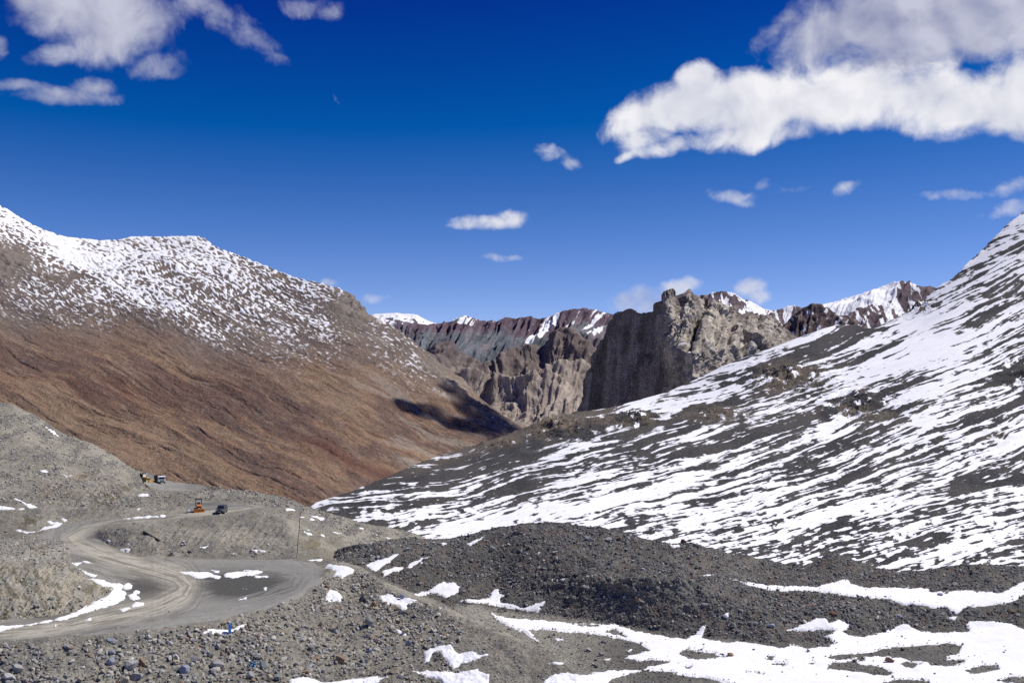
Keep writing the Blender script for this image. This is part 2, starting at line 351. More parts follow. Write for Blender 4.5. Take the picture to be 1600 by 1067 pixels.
far_range('glacier_mountain', crestF4, 560, 5200, 6300, 1080, 1520, 90, 600, colF4, snowF4, seed=7.7, rug=.3, talus=0, rib=.36, rw=16, slant=.8)
# dark brown peak in front of the glacier
crestF5 = [(1190, 540), (1215, 520), (1232, 503), (1245, 490), (1258, 483), (1268, 479), (1282, 481), (1292, 489), (1305, 497), (1325, 503), (1350, 512), (1380, 520), (1420, 530)]
far_range('brown_peak', crestF5, 570, 4300, 4700, 1190, 1420, 85, 380, lambda L, r: lerp3(C3(.085, .062, .062), C3(.15, .115, .105), rank(fbm(L.px / 10, L.py / 22, 5.0 * np.ones_like(L.px), 5, .6))),
          lambda L, r: .06 - rank(fbm(L.px / 9, L.py / 9, 8.0 * np.ones_like(L.px), 4)), seed=9.2)
# tan ridges in the gorge
crestF1 = [(660, 570), (690, 548), (703, 543), (718, 549), (735, 552), (750, 562), (765, 570), (790, 562), (812, 552), (830, 548), (850, 540), (862, 528), (880, 530), (905, 534), (930, 548), (960, 560), (1000, 570)]
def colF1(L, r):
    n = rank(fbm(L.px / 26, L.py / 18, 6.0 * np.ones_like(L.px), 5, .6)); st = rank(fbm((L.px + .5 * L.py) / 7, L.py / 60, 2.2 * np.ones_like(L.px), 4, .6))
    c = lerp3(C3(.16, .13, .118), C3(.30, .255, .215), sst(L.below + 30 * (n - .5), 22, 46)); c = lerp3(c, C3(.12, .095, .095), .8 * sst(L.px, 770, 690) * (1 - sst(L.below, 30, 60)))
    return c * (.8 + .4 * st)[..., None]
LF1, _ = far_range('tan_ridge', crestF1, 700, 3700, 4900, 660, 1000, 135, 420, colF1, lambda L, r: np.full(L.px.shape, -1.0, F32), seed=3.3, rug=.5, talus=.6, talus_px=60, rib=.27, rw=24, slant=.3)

# ------------------------------------------------------------------ 2. the cliff
crestE = [(872, 700), (888, 668), (898, 648), (906, 622), (911, 602), (922, 575), (930, 556), (940, 536), (948, 514), (956, 500), (964, 489), (975, 486), (985, 482), (992, 486), (1001, 490), (1012, 487), (1025, 485), (1029, 472), (1031, 461), (1037, 455), (1050, 450), (1058, 454), (1066, 456), (1081, 450), (1086, 458), (1096, 461), (1104, 462), (1118, 469), (1132, 470), (1150, 476), (1165, 480), (1180, 489), (1192, 489), (1210, 498), (1222, 506), (1232, 516), (1245, 528), (1270, 545)]
LE = Land(872, 1270, .9, [
    [(872, 715, 3500), (905, 700, 3380), (960, 700, 3130), (1020, 690, 2860), (1060, 680, 2690), (1082, 670, 2590), (1100, 660, 2630), (1160, 630, 2760), (1270, 600, 3080)],
    [(872, 702, 3500), (905, 640, 3380), (960, 590, 3130), (1000, 575, 2965), (1040, 562, 2780), (1066, 552, 2675), (1082, 550, 2600), (1100, 550, 2650), (1160, 540, 2810), (1270, 560, 3100)],
    [(872, 701, 3500), (905, 636, 3385), (960, 560, 3140), (1000, 545, 2970), (1034, 530, 2800), (1046, 526, 2745), (1066, 524, 2760), (1082, 524, 2735), (1100, 520, 2740), (1160, 515, 2900), (1270, 552, 3160)],
    [(x, y, np.interp(x, [872, 905, 960, 1000, 1024, 1034, 1050, 1100, 1160, 1270], [3500, 3390, 3150, 2990, 2880, 2800, 2830, 2950, 3050, 3250])) for x, y in crestE]], .9, (2, 2))
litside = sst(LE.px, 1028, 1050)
wE = np.stack([fbmP(LE.P, 160, 3, .5, False, 21.0 + k) for k in range(3)], -1) * 70
rE = fbmP((LE.P + wE) * C3(1, 1, .38), 170, 5, .42, True, 1.5)
gE = np.zeros_like(LE.px)
for pts, dep_, wd in (([(1112, 466), (1100, 490), (1088, 515), (1078, 542)], 50, 4.5), ([(1066, 452), (1062, 475), (1052, 500), (1044, 520)], 26, 4), ([(1140, 474), (1146, 500), (1142, 530)], 26, 4), ([(1165, 480), (1168, 510), (1160, 545)], 30, 5), ([(1190, 490), (1188, 520)], 26, 4), ([(1118, 520), (1115, 575)], 14, 4)):
    dd, _, _ = line_dist(LE.px + 3 * fbm(LE.px / 14, LE.py / 14, np.ones_like(LE.px), 3), LE.py, pts); gE -= dep_ * np.exp(-(dd / wd) ** 2)
LE.push(blur(gE, 1, 1), 8)
LE.push(rE * (12 + 10 * litside) * sst(LE.v, 0, .05), 6)
QE = (LE.P + wE * .55) * C3(1, 1, .5)
LE.push((facet(QE, 95, 2.0) * 17 + facet(QE, 40, 4.0) * 5 + facet(QE * C3(1, 1, .7), 17, 6.0) * 3.4 + facet(QE * C3(1, 1, .7), 8, 7.0) * 2.6) * (.5 + .5 * litside) + facet(QE * C3(1, 1, .35), 55, 11.0) * 16 * (1 - litside), 4)
oE = np.ones_like(LE.px); wbE = 8 * fbm(LE.px / 30, LE.py / 30, 4.7 * oE, 3)
LE.push(fbm((LE.px + .35 * LE.below + wbE) / 15, (LE.below + wbE) / 75, 8.8 * oE, 6, .54, True) * (6 + 24 * litside) * sst(LE.below, -1, 6), 3)
LE.push(fbm((LE.px + .12 * LE.below + wbE) / 9, (LE.below + wbE) / 130, 2.8 * oE, 5, .5, True) * 14 * (1 - litside), 3)
nE = rank(fbm(LE.px / 22, LE.py / 30, 9.0 * np.ones_like(LE.px), 6, .6)); vE = rank(fbm((LE.px + .25 * LE.py) / 5, LE.py / 60, 3.0 * np.ones_like(LE.px), 5, .6))
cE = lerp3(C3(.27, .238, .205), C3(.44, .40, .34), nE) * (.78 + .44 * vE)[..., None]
cE = lerp3(cE, C3(.135, .118, .122), .85 * (1 - litside)); cE = cE * (1 + (1 - litside) * (.75 * (rank(fbm((LE.px + .1 * LE.py) / 11, LE.py / 110, 5.0 * np.ones_like(LE.px), 5, .6)) - .5)))[..., None]; cE = lerp3(cE, C3(.17, .165, .18), .8 * (1 - litside) * np.exp(-((LE.px - 978 + .22 * (LE.py - 600)) / 4) ** 2) * sst(LE.py, 555, 590))  # shade of the left wall painted into its rock colour, darker than lit side
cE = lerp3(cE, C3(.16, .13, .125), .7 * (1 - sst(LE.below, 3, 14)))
sE = np.full(LE.px.shape, -1.0, F32) + 1.05 * np.exp(-((LE.px + 1.1 * (LE.py - 470) - 1085) / 4) ** 2) * (np.abs(LE.py - 480) < 10) + 1.0 * np.exp(-((LE.px + .8 * (LE.py - 530) - 1078) / 4) ** 2) * (np.abs(LE.py - 530) < 16)
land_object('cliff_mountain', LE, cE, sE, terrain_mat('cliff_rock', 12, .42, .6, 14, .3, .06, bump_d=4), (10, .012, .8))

# ------------------------------------------------------------------ 3. left brown mountain
crestD = [(-100, 272), (-60, 295), (-20, 315), (0, 322), (20, 334), (40, 347), (60, 357), (80, 365), (95, 370), (110, 373), (130, 375), (160, 377), (190, 375), (205, 371), (225, 370.5), (260, 369.5), (295, 368.5), (310, 369), (320, 372), (330, 380), (345, 389), (370, 397), (400, 409), (425, 419), (450, 430), (475, 437), (500, 441), (515, 446), (530, 450), (545, 455), (556, 462), (566, 476), (576, 490), (590, 497), (606, 504), (620, 514), (640, 530), (660, 545), (680, 557), (690, 570), (705, 580), (720, 590), (735, 606), (750, 621), (770, 637), (790, 650), (806, 659), (822, 667), (840, 676), (880, 690)]
LD = Land(-220, 880, 1.0, [
    [(-100, 735, 1150), (0, 735, 1150), (215, 790, 1080), (380, 815, 1020), (500, 830, 980), (620, 795, 1090), (740, 745, 1240), (820, 705, 1400), (880, 712, 1450)],
    [(-100, 560, 1420), (0, 575, 1420), (150, 600, 1370), (300, 640, 1290), (420, 660, 1230), (560, 660, 1250), (680, 665, 1330), (760, 672, 1420), (820, 690, 1430), (880, 705, 1460)],
    [(-100, 430, 1800), (0, 440, 1780), (150, 470, 1700), (300, 480, 1650), (420, 510, 1560), (560, 560, 1440), (680, 620, 1400), (760, 645, 1440), (820, 675, 1450), (880, 695, 1470)],
    [(x, y, np.interp(x, [-100, 0, 100, 220, 320, 450, 560, 690, 820, 880], [2050, 2080, 2200, 2250, 2150, 1850, 1680, 1530, 1490, 1500])) for x, y in crestD]], .9, flat=(18, 34))
one = np.ones_like(LD.px)
cD_ = LD.py - .48 * LD.px + 26 * fbm(LD.px / 170, LD.py / 120, 3.1 * one, 4)      # across the fall line
aD = LD.px + .48 * LD.py
edgeD = sst(LD.below, 0, 30)
gul = fbm(cD_ / 46, aD / 330, 1.7 * one, 5, .52, True)
LD.push((blur(gul, 1.5, 1.5) * 5 + fbmP(LD.P, 420, 4, .5) * 34) * (.25 + .75 * edgeD), 10)
rock_zone = np.exp(-(((LD.px - 556) / 26) ** 2 + ((LD.py - 478) / 22) ** 2)) + .6 * np.exp(-((LD.below - 14) / 16) ** 2) * sst(LD.px, 640, 690) + .55 * np.exp(-(((LD.px - 20) / 50) ** 2 + ((LD.py - 415) / 28) ** 2))
rough = rank(fbm(cD_ / 30, aD / 120, 7.7 * one, 5, .6))
LD.push(fbmP(LD.P, 26, 6, .62) * (1.9 + 2.2 * rough + 16 * rock_zone), 4)
n1 = rank(fbm(cD_ / 52, aD / 250, 5.5 * one, 7, .6)); n2 = rank(fbm(cD_ / 12, aD / 110, 8.5 * one, 6, .64)); n3 = rank(fbm(LD.px / 120, LD.py / 80, 2.5 * one, 5, .55))
low = sst(LD.py - .12 * LD.px + 40 * (n3 - .5), 455, 560)
cD = lerp3(C3(.150, .122, .105), C3(.205, .131, .086), low)
cD = lerp3(cD, C3(.235, .165, .112), .6 * sst(n1, .6, .95) * low)
cD = lerp3(cD, C3(.118, .078, .066), .75 * sst(n1, .42, .12) * low)
cD = lerp3(cD, C3(.088, .066, .058), .5 * sst(n2, .66, .95) * (.35 + .65 * low)); n4 = rank(fbm(cD_ / 7, aD / 38, 3.5 * one, 5, .65)); cD = lerp3(cD, C3(.26, .20, .145), .4 * sst(n4, .84, .99)); cD = cD * (.90 + .20 * rank(fbm(cD_ / 4, aD / 16, 4.5 * one, 4, .65)))[..., None]
cD = lerp3(cD, C3(.25, .225, .19), .6 * sst(n2, .25, .04) * sst(LD.px, 480, 640))
rill = fbm((cD_ + 9 * fbm(LD.px / 50, LD.py / 40, 6.1 * one, 3)) / 21, aD / 190, 9.3 * one, 6, .6, True); cD = lerp3(cD, C3(.085, .062, .052), .42 * sst(rill, .28, .55) * (.4 + .6 * low)); LD.push(-np.clip(rill - .2, 0, 1) * 5.5 * edgeD, 4)
red = np.exp(-((cD_ + .02 * aD - 466) / 13) ** 2) * sst(LD.px, 420, 520) * (1 - sst(LD.px, 640, 700)) + .8 * np.exp(-(((LD.px - 180) / 170) ** 2 + ((LD.py - 610) / 26) ** 2)) * sst(n2, .35, .75)
cD = lerp3(cD, C3(.115, .058, .045), np.clip(.9 * red, 0, 1))
cD = lerp3(cD, C3(.23, .205, .18), np.clip(.8 * rock_zone, 0, 1))
spk = rank(fbm(cD_ / 3.1, aD / 9, 2.9 * one, 3, .55) + .38 * fbm(cD_ / 14, aD / 60, 6.9 * one, 4))
H = np.interp(LD.px, [-100, 0, 60, 150, 250, 330, 420, 500, 560, 640, 720], [150, 145, 128, 112, 122, 128, 120, 110, 46, 40, 14])
covD = .80 - .76 * (LD.below / H) ** 1.25
covD = np.where(LD.px > 330, covD * np.interp(LD.px, [330, 420, 520, 600, 700], [.88, .52, .30, .16, .06]), covD)
covD += .35 * np.exp(-((cD_ - 352) / 22) ** 2) * sst(LD.px, 40, 110) * (1 - sst(LD.px, 300, 420)) * (LD.below < 190)
covD += .08 * np.exp(-((cD_ - 262) / 14) ** 2) * sst(LD.px, 330, 420) * (1 - sst(LD.px, 620, 700))
covD -= .75 * np.exp(-(((LD.px - 10) / 55) ** 2 + ((LD.py - 405) / 30) ** 2)) + .5 * np.exp(-(((LD.px - 105) / 40) ** 2 + ((LD.py - 433) / 14) ** 2)) + .8 * rock_zone * (LD.px > 500)
covD = np.where(LD.below > H * 1.0, np.maximum(covD, .05 - .22 * sst(LD.below / H, .95, 1.35)), covD)
sD = np.clip(covD, -.3, 1.1) - spk
LD.push(np.clip(sD, -.2, .25) * 3.5, 3)
land_object('brown_mountain', LD, cD, sD, terrain_mat('brown_scree', 4.5, .34, .6, 4, .22, .22, bump_d=3.0, big=.16), (14, .02, .5))

# ------------------------------------------------------------------ 4. right snow-streaked slope
crestC = [(380, 850), (440, 818), (480, 797), (495, 787), (510, 782), (520, 779), (545, 771), (560, 765), (580, 757), (600, 748), (620, 739), (640, 730), (660, 721), (680, 714), (700, 707), (730, 697), (760, 690), (790, 681), (820, 671), (845, 663), (860, 657), (880, 648), (905, 643), (935, 640), (960, 635), (1000, 626), (1040, 615), (1070, 601), (1100, 586), (1130, 571), (1150, 562), (1180, 551), (1200, 545), (1230, 534), (1260, 524), (1290, 514), (1310, 508), (1335, 508), (1360, 513), (1385, 503), (1405, 495), (1425, 484), (1440, 474), (1455, 459), (1465, 450), (1480, 440), (1500, 424), (1520, 405), (1540, 385), (1560, 365), (1580, 346), (1600, 330), (1650, 285), (1740, 205), (1880, 90)]
xsC = [380, 500, 600, 700, 820, 905, 1000, 1100, 1200, 1330, 1440, 1500, 1600, 1740]
LC = Land(380, 1880, 1.0, [
    [(380, 920, 225), (700, 905, 225), (1100, 910, 225), (1740, 920, 225)],
    [(380, 868, 300), (500, 845, 300), (600, 845, 295), (700, 842, 290), (900, 842, 270), (1200, 872, 245), (1450, 880, 240), (1740, 884, 238)],
    [(380, 860, 330), (500, 812, 350), (600, 800, 345), (700, 780, 385), (800, 760, 400), (900, 740, 395), (1000, 728, 400), (1200, 720, 390), (1400, 725, 370), (1600, 745, 335), (1740, 760, 325)],
    [(380, 855, 350), (500, 800, 380), (600, 775, 400), (700, 742, 465), (820, 705, 560), (900, 685, 540), (1000, 668, 560), (1200, 640, 560), (1330, 625, 560), (1450, 615, 510), (1600, 605, 500), (1740, 590, 500)],
    [(380, 852, 370), (500, 792, 400), (600, 760, 450), (700, 722, 540), (820, 686, 660), (905, 660, 690), (1000, 643, 700), (1100, 615, 760), (1200, 580, 760), (1330, 545, 780), (1440, 520, 760), (1500, 490, 790), (1600, 450, 850), (1740, 360, 980)],
    [(x, y, np.interp(x, xsC, [390, 420, 520, 640, 800, 900, 1000, 1050, 1000, 1050, 1010, 1090, 1240, 1450])) for x, y in crestC]], 1.0, flat=(16, 42))
one = np.ones_like(LC.px); pxC, pyC = LC.px, LC.py
warp = 30 * fbm(pxC / 260, pyC / 190, 1.1 * one, 3) + 7 * fbm(pxC / 70, pyC / 45, 4.1 * one, 3)
steep = np.clip((pxC - 1050) / 550, 0, 1) * np.clip((760 - pyC) / 330, 0, 1)
cC = pyC + .27 * pxC + 62 * steep * np.clip((pxC - 1050) / 550, 0, 1) + 34 * np.clip((760 - pxC) / 240, 0, 1) ** 2 + warp
cov = idw(pxC, pyC, [(520, 785, .22), (560, 800, .25), (600, 790, .3), (620, 765, .25), (660, 830, .8), (700, 825, .97), (700, 780, .33), (700, 740, .12), (760, 805, .85), (800, 760, .42), (830, 690, .06), (760, 700, .05), (850, 735, .5), (900, 665, .06), (950, 655, .22), (900, 715, .55), (1000, 640, .6), (1000, 670, .16), (1000, 715, .42), (1050, 770, .82), (950, 790, .92), (870, 800, .9), (1150, 740, .8), (1100, 840, .6), (1000, 828, .6), (1100, 620, .62), (1150, 590, .7), (1200, 650, .28), (1150, 650, .22), (1110, 655, .26), (1280, 600, .36), (1250, 590, .34), (1300, 530, .5), (1250, 560, .55), (1380, 520, .40), (1330, 565, .34), (1350, 640, .36), (1300, 625, .38), (1400, 590, .4), (1220, 705, .3), (1120, 700, .4), (1300, 685, .62), (1250, 770, .48), (1330, 740, .45), (1250, 820, .58), (1400, 720, .7), (1450, 760, .8), (1400, 800, .78), (1350, 850, .55), (1450, 840, .58), (1500, 840, .62), (1550, 760, .45), (1585, 740, .22), (1590, 800, .42), (1550, 690, .66), (1500, 640, .78), (1590, 585, .35), (1550, 620, .6), (1500, 560, .78), (1440, 520, .95), (1420, 500, .97), (1500, 480, .85), (1550, 430, .8), (1580, 390, .5), (1580, 450, .42), (1600, 350, .75), (1450, 580, .72), (1590, 530, .62), (1560, 540, .7), (1700, 400, .6), (1700, 700, .6)])
outc = np.exp(-(((pxC - 1345) / 62) ** 2 + ((pyC - 634) / 24) ** 2)) * .8 + np.exp(-(((pxC - 870) / 60) ** 2 + ((pyC - 668) / 17) ** 2)) + .9 * np.exp(-(((pxC - 990) / 40) ** 2 + ((pyC - 655) / 12) ** 2)) + .9 * np.exp(-(((pxC - 1230) / 60) ** 2 + ((pyC - 590) / 22) ** 2)) \
    + .6 * np.exp(-(((pxC - 1120) / 50) ** 2 + ((pyC - 648) / 16) ** 2)) + 1.0 * np.exp(-(((pxC - 1590) / 25) ** 2 + ((pyC - 580) / 20) ** 2)) + .7 * np.exp(-(((pxC - 1560) / 22) ** 2 + ((pyC - 684) / 9) ** 2)) + .8 * np.exp(-(((pxC - 1440) / 22) ** 2 + ((pyC - 478) / 9) ** 2)) + .6 * np.exp(-(((pxC - 780) / 40) ** 2 + ((pyC - 693) / 8) ** 2)) + .3 * np.exp(-(LC.below / 5) ** 2) * sst(pxC, 1380, 1440)
wl = np.interp(pyC, [350, 480, 560, 650, 760, 880], [8, 7.5, 6.2, 5.5, 7.5, 10.5])
q = (cC - 800) / 5.9
base_n = fbm(q, pxC / 105, 2.2 * one, 5, .6); fine_n = fbm((cC) / 2.8, pxC / 26, 6.2 * one, 3, .6); big_n = fbm(cC / 26, pxC / 260, 8.2 * one, 3, .5); lump = fbm(pxC / 16, pyC / 8, 3.9 * one, 4, .6)
unit = lambda a: a / a.std()
sn = rank(unit(base_n) + .58 * unit(fine_n) + .75 * unit(big_n) + .42 * unit(lump) * (1 + sst(pyC, 740, 860)))
sC = np.clip(cov - .06 * np.exp(-(((pxC - 1120) / 230) ** 2 + ((pyC - 700) / 50) ** 2)), 0, 1.1) * 1.02 - .055 - sn - .55 * np.clip(outc, 0, 1) * (lump > -.12)
LC.push(-fbm(q, pxC / 125, 2.2 * one, 4, .5) * np.interp(LC.P[..., 1], [230, 500, 1000], [.5, .8, 1.1]) + fbmP(LC.P, 95, 4, .5) * 3.0 + fbmP(LC.P, 3.2, 4, .6) * np.interp(sC, [-.2, .1], [.55, .12]) * np.interp(LC.P[..., 1], [230, 600, 1000], [.8, 1.2, 1.6]), 4)
LC.push(np.clip(fbmP(LC.P, 20, 6, .58, True, 3.0) + .1, -.1, 2) * outc * np.interp(LC.P[..., 1], [300, 900], [4.5, 10]), 5)
tn = rank(fbm(pxC / 90, pyC / 40, 5.9 * one, 5, .6))
cCc = lerp3(C3(.050, .050, .050), C3(.078, .075, .071), tn)
cCc = lerp3(cCc, C3(.175, .142, .105), np.clip(1.0 * outc * sst(tn, .25, .7), 0, .85)); cCc = lerp3(cCc, C3(.07, .055, .047), np.clip(outc, 0, 1) * sst(lump, .06, .2) * .8)
cCc = lerp3(cCc, C3(.15, .125, .10), .6 * sst(LC.below, 26, 6) * sst(pxC, 560, 700) * (1 - sst(pxC, 1000, 1100)))
land_object('snow_streaked_slope', LC, cCc, sC, terrain_mat('dark_scree', 1.3, .60, .8, 2.0, .24, .12, bump_d=.8, snow_col=(.85, .865, .895, 1)), (14, .02, .5))


# ------------------------------------------------------------------ 5. near snow patches (outlines on the ground, in photograph pixels)
SNOW = [
    [(-220, 1000), (-80, 988), (0, 978), (40, 975), (80, 968), (110, 960), (130, 948), (140, 944), (165, 933), (172, 925), (160, 917), (145, 909), (135, 905), (145, 903), (160, 906), (175, 911), (190, 911), (193, 915), (190, 921), (196, 925), (195, 935), (180, 945), (150, 953), (110, 966), (60, 974), (0, 985), (-80, 995), (-220, 1008)],
    [(190, 916), (200, 911), (207, 914), (206, 920), (195, 921)], [(200, 930), (207, 926), (212, 921), (219, 924), (214, 930), (222, 936), (210, 938), (203, 936)], [(205, 945), (213, 940), (228, 940), (224, 947), (207, 949)], [(187, 952), (200, 948), (205, 950), (192, 956)],
    [(122, 887), (135, 892), (152, 899), (148, 902), (138, 899), (128, 894)], [(110, 880), (128, 879), (118, 886)], [(130, 877), (146, 879), (145, 881)], [(230, 922), (238, 921), (238, 924)], [(128, 969), (142, 966), (140, 969)], [(82, 977), (88, 975), (87, 978)],
    [(280, 893), (295, 892), (310, 894), (325, 894), (346, 900), (342, 904), (325, 902), (312, 903), (300, 899), (288, 897)], [(348, 897), (358, 894), (368, 893), (385, 891), (400, 891), (413, 892), (403, 897), (385, 900), (365, 902), (352, 902)],
    [(330, 890), (344, 893), (336, 894)], [(397, 899), (416, 898), (418, 901), (402, 903)], [(407, 918), (417, 917), (415, 921)], [(372, 937), (385, 933), (384, 936)], [(378, 919), (388, 919), (386, 922)],
    [(313, 991), (325, 985), (345, 983), (362, 984), (380, 979), (385, 979), (372, 987), (352, 991)],
    [(507, 885), (512, 880), (525, 883), (545, 887), (553, 892), (545, 900), (535, 905), (522, 901), (524, 894)], [(505, 934), (515, 925), (528, 925), (536, 931), (530, 935), (515, 937)],
    [(589, 929), (605, 927), (622, 932), (640, 933), (653, 938), (643, 942), (636, 949), (627, 954), (625, 948), (612, 942), (602, 941), (594, 933)],
    [(617, 981), (625, 983), (642, 996), (632, 992), (622, 986)], [(683, 995), (692, 992), (690, 997)],
    [(664, 1020), (672, 1015), (690, 1013), (703, 1013), (710, 1020), (718, 1023), (735, 1022), (762, 1026), (745, 1032), (722, 1035), (708, 1042), (700, 1034), (690, 1024), (678, 1022), (670, 1034), (663, 1036)],
    [(645, 1049), (665, 1046), (690, 1048), (720, 1047), (745, 1048), (765, 1056), (762, 1067), (770, 1090), (700, 1090), (700, 1068), (685, 1058)],
    [(452, 1065), (475, 1062), (510, 1063), (545, 1059), (575, 1055), (605, 1057), (590, 1062), (565, 1068), (560, 1090), (452, 1090)],
    [(64, 661), (75, 668), (93, 680), (80, 673)], [(62, 735), (85, 736), (70, 738)], [(97, 739), (115, 741), (105, 743)], [(-60, 788), (0, 790), (38, 796), (20, 797), (-60, 795)], [(24, 778), (40, 785), (57, 793), (46, 795), (35, 787)], [(208, 773), (225, 771), (236, 774), (222, 776)], [(204, 797), (218, 795), (217, 799)],
    [(192, 810), (215, 807), (235, 805.5), (258, 805), (258, 808), (225, 809), (200, 811)], [(25, 827), (42, 832), (60, 829), (70, 823), (92, 817), (98, 817), (93, 822), (72, 827), (52, 831)], [(74, 814), (90, 816), (80, 818)], [(96, 810), (105, 811), (100, 813)], [(288, 797), (297, 796), (296, 799)], [(142, 811), (147, 810), (146, 812)],
    [(262, 858), (272, 857), (265, 861)], [(189, 859), (197, 857), (206, 858), (200, 863)], [(310, 855), (327, 853), (318, 857)], [(353, 858), (362, 861), (369, 865), (360, 863)], [(188, 842), (205, 852), (200, 851)], [(168, 844), (172, 845), (170, 847)], [(395, 858), (402, 857), (401, 861)], [(400, 854), (414, 860), (408, 860)],
    [(447, 796.5), (460, 796), (466, 799), (455, 798)], [(465, 798), (478, 803), (490, 806), (508, 811), (500, 812), (480, 806)], [(470, 803), (481, 806), (478, 808)], [(463, 806), (476, 809), (470, 810)], [(484, 811), (493, 812), (488, 814)], [(471, 821), (487, 829), (480, 828)], [(474, 829), (487, 834), (480, 835)], [(502, 834), (513, 838), (508, 838)], [(479, 872), (503, 872), (500, 875), (482, 874)], [(521, 832), (535, 832), (528, 835)], [(582, 835), (594, 836), (590, 838)], [(600, 837), (613, 840), (608, 840)], [(560, 825), (572, 829), (566, 829)],
    [(571, 884), (585, 880), (600, 872), (623, 866), (614, 875), (600, 884), (587, 893), (580, 890)], [(597, 893), (606, 889), (622, 886), (636, 885), (628, 891), (613, 895), (600, 901)], [(646, 878), (660, 872), (672, 871), (655, 880), (638, 890), (632, 891)], [(690, 850), (700, 848), (688, 856)], [(728, 850), (745, 842), (757, 837), (752, 843), (735, 852)], [(648, 880), (664, 878), (660, 881)],
    [(643, 929), (660, 926), (673, 922), (683, 914), (693, 907), (700, 910), (710, 910), (718, 917), (717, 924), (708, 930), (698, 936), (690, 931), (675, 927), (660, 932)], 
    [(716, 940), (732, 938), (748, 938), (758, 934), (765, 934), (770, 922), (778, 921), (781, 928), (792, 930), (780, 935), (782, 942), (800, 946), (820, 950), (835, 943), (850, 940), (848, 946), (842, 957), (820, 955), (800, 953), (760, 948), (735, 946)],
    [(765, 963), (790, 966), (830, 968), (870, 970), (900, 975), (935, 975), (955, 974), (968, 978), (990, 984), (1020, 990), (1050, 996), (1072, 998), (1085, 990), (1098, 976), (1106, 970), (1100, 982), (1096, 996), (1108, 999), (1140, 1003), (1180, 1003), (1200, 998), (1240, 998), (1270, 996), (1300, 990), (1306, 984), (1280, 984), (1255, 986), (1225, 988), (1240, 981), (1260, 974), (1275, 966), (1290, 967), (1295, 973), (1310, 968), (1322, 974), (1335, 978), (1315, 987), (1325, 994), (1345, 995), (1375, 990), (1395, 982), (1412, 974), (1420, 977), (1435, 985), (1455, 989), (1490, 986), (1515, 986), (1508, 975), (1515, 969), (1550, 970), (1580, 975), (1610, 986), (1860, 990), (1860, 1110), (820, 1110), (848, 1067), (860, 1058), (885, 1052), (915, 1054), (945, 1048), (975, 1046), (1000, 1046), (1020, 1040), (1045, 1034), (1020, 1031), (1000, 1033), (975, 1028), (990, 1022), (1015, 1016), (1000, 1005), (960, 996), (930, 990), (900, 989), (850, 984), (826, 984), (842, 1002), (830, 996), (810, 985), (780, 972)],
    [(1140, 904), (1165, 908), (1200, 913), (1240, 914), (1275, 916), (1300, 911), (1322, 907), (1330, 913), (1350, 917), (1400, 917), (1450, 919), (1455, 924), (1485, 924), (1510, 922), (1540, 926), (1565, 926), (1580, 916), (1600, 908), (1860, 905), (1860, 925), (1600, 930), (1585, 938), (1570, 944), (1540, 947), (1510, 950), (1495, 958), (1485, 954), (1480, 948), (1460, 950), (1445, 946), (1420, 944), (1410, 945), (1390, 936), (1345, 934), (1310, 930), (1285, 924), (1240, 923), (1200, 921), (1170, 914)],
    [(1042, 848), (1060, 850), (1066, 853), (1050, 853)], [(870, 907), (885, 904), (880, 909)], [(1092, 899), (1110, 898), (1124, 900), (1105, 902)], [(1480, 965), (1495, 962), (1490, 968)], [(865, 996), (885, 1000), (872, 1000)], [(858, 1039), (875, 1037), (893, 1034), (875, 1041)], [(938, 1030), (957, 1027), (952, 1031)], [(970, 1015), (988, 1014), (982, 1017)], [(1128, 960), (1140, 955), (1136, 965)], [(1155, 988), (1164, 980), (1162, 987)], [(1016, 1065), (1045, 1067), (1045, 1090), (1016, 1090)]]
BARE = [[(1110, 987), (1150, 978), (1200, 974), (1225, 985), (1255, 986), (1275, 988), (1306, 1005), (1290, 1010), (1262, 1012), (1235, 1007), (1225, 1012), (1205, 1010), (1180, 1004), (1140, 1002)],
        [(1060, 1021), (1075, 1013), (1090, 1018), (1110, 1020), (1135, 1026), (1100, 1030), (1075, 1028)], [(1078, 1016), (1098, 1013), (1096, 1017)], [(1285, 1028), (1310, 1023), (1360, 1020), (1375, 1015), (1400, 1010), (1440, 1009), (1480, 1006), (1503, 1008), (1500, 1016), (1498, 1021), (1478, 1025), (1480, 1030), (1470, 1036), (1455, 1036), (1445, 1033), (1425, 1033), (1410, 1028), (1380, 1025), (1350, 1026), (1310, 1030)],
        [(1292, 1045), (1300, 1035), (1320, 1033), (1335, 1032), (1345, 1038), (1375, 1041), (1395, 1050), (1385, 1055), (1365, 1053), (1350, 1050), (1320, 1047)], [(1405, 1037), (1415, 1032), (1440, 1036), (1425, 1043)], [(1506, 1047), (1530, 1041), (1555, 1038), (1560, 1045), (1530, 1052), (1515, 1053)], [(1380, 1066), (1405, 1061), (1450, 1063), (1452, 1080), (1380, 1080)], [(1555, 1063), (1580, 1057), (1605, 1058), (1605, 1070)],
        [(948, 1068), (955, 1060), (985, 1052), (1010, 1047), (1050, 1050), (1075, 1057), (1105, 1060), (1150, 1072), (1150, 1110), (948, 1110)], [(1452, 1037), (1480, 1032), (1508, 1030), (1505, 1037), (1480, 1041), (1455, 1040)], [(1072, 1043), (1080, 1041), (1076, 1045)], [(1205, 1036), (1230, 1036), (1230, 1039), (1208, 1039)], [(1165, 1049), (1192, 1053), (1180, 1051)], [(893, 976), (915, 972), (935, 977), (918, 979)], [(943, 987), (962, 982), (975, 992), (978, 994), (958, 991)], [(1330, 1029), (1350, 1027), (1350, 1031)], [(1262, 1036), (1272, 1036), (1270, 1038)], [(1200, 1024), (1210, 1025), (1205, 1031), (1198, 1030)]]
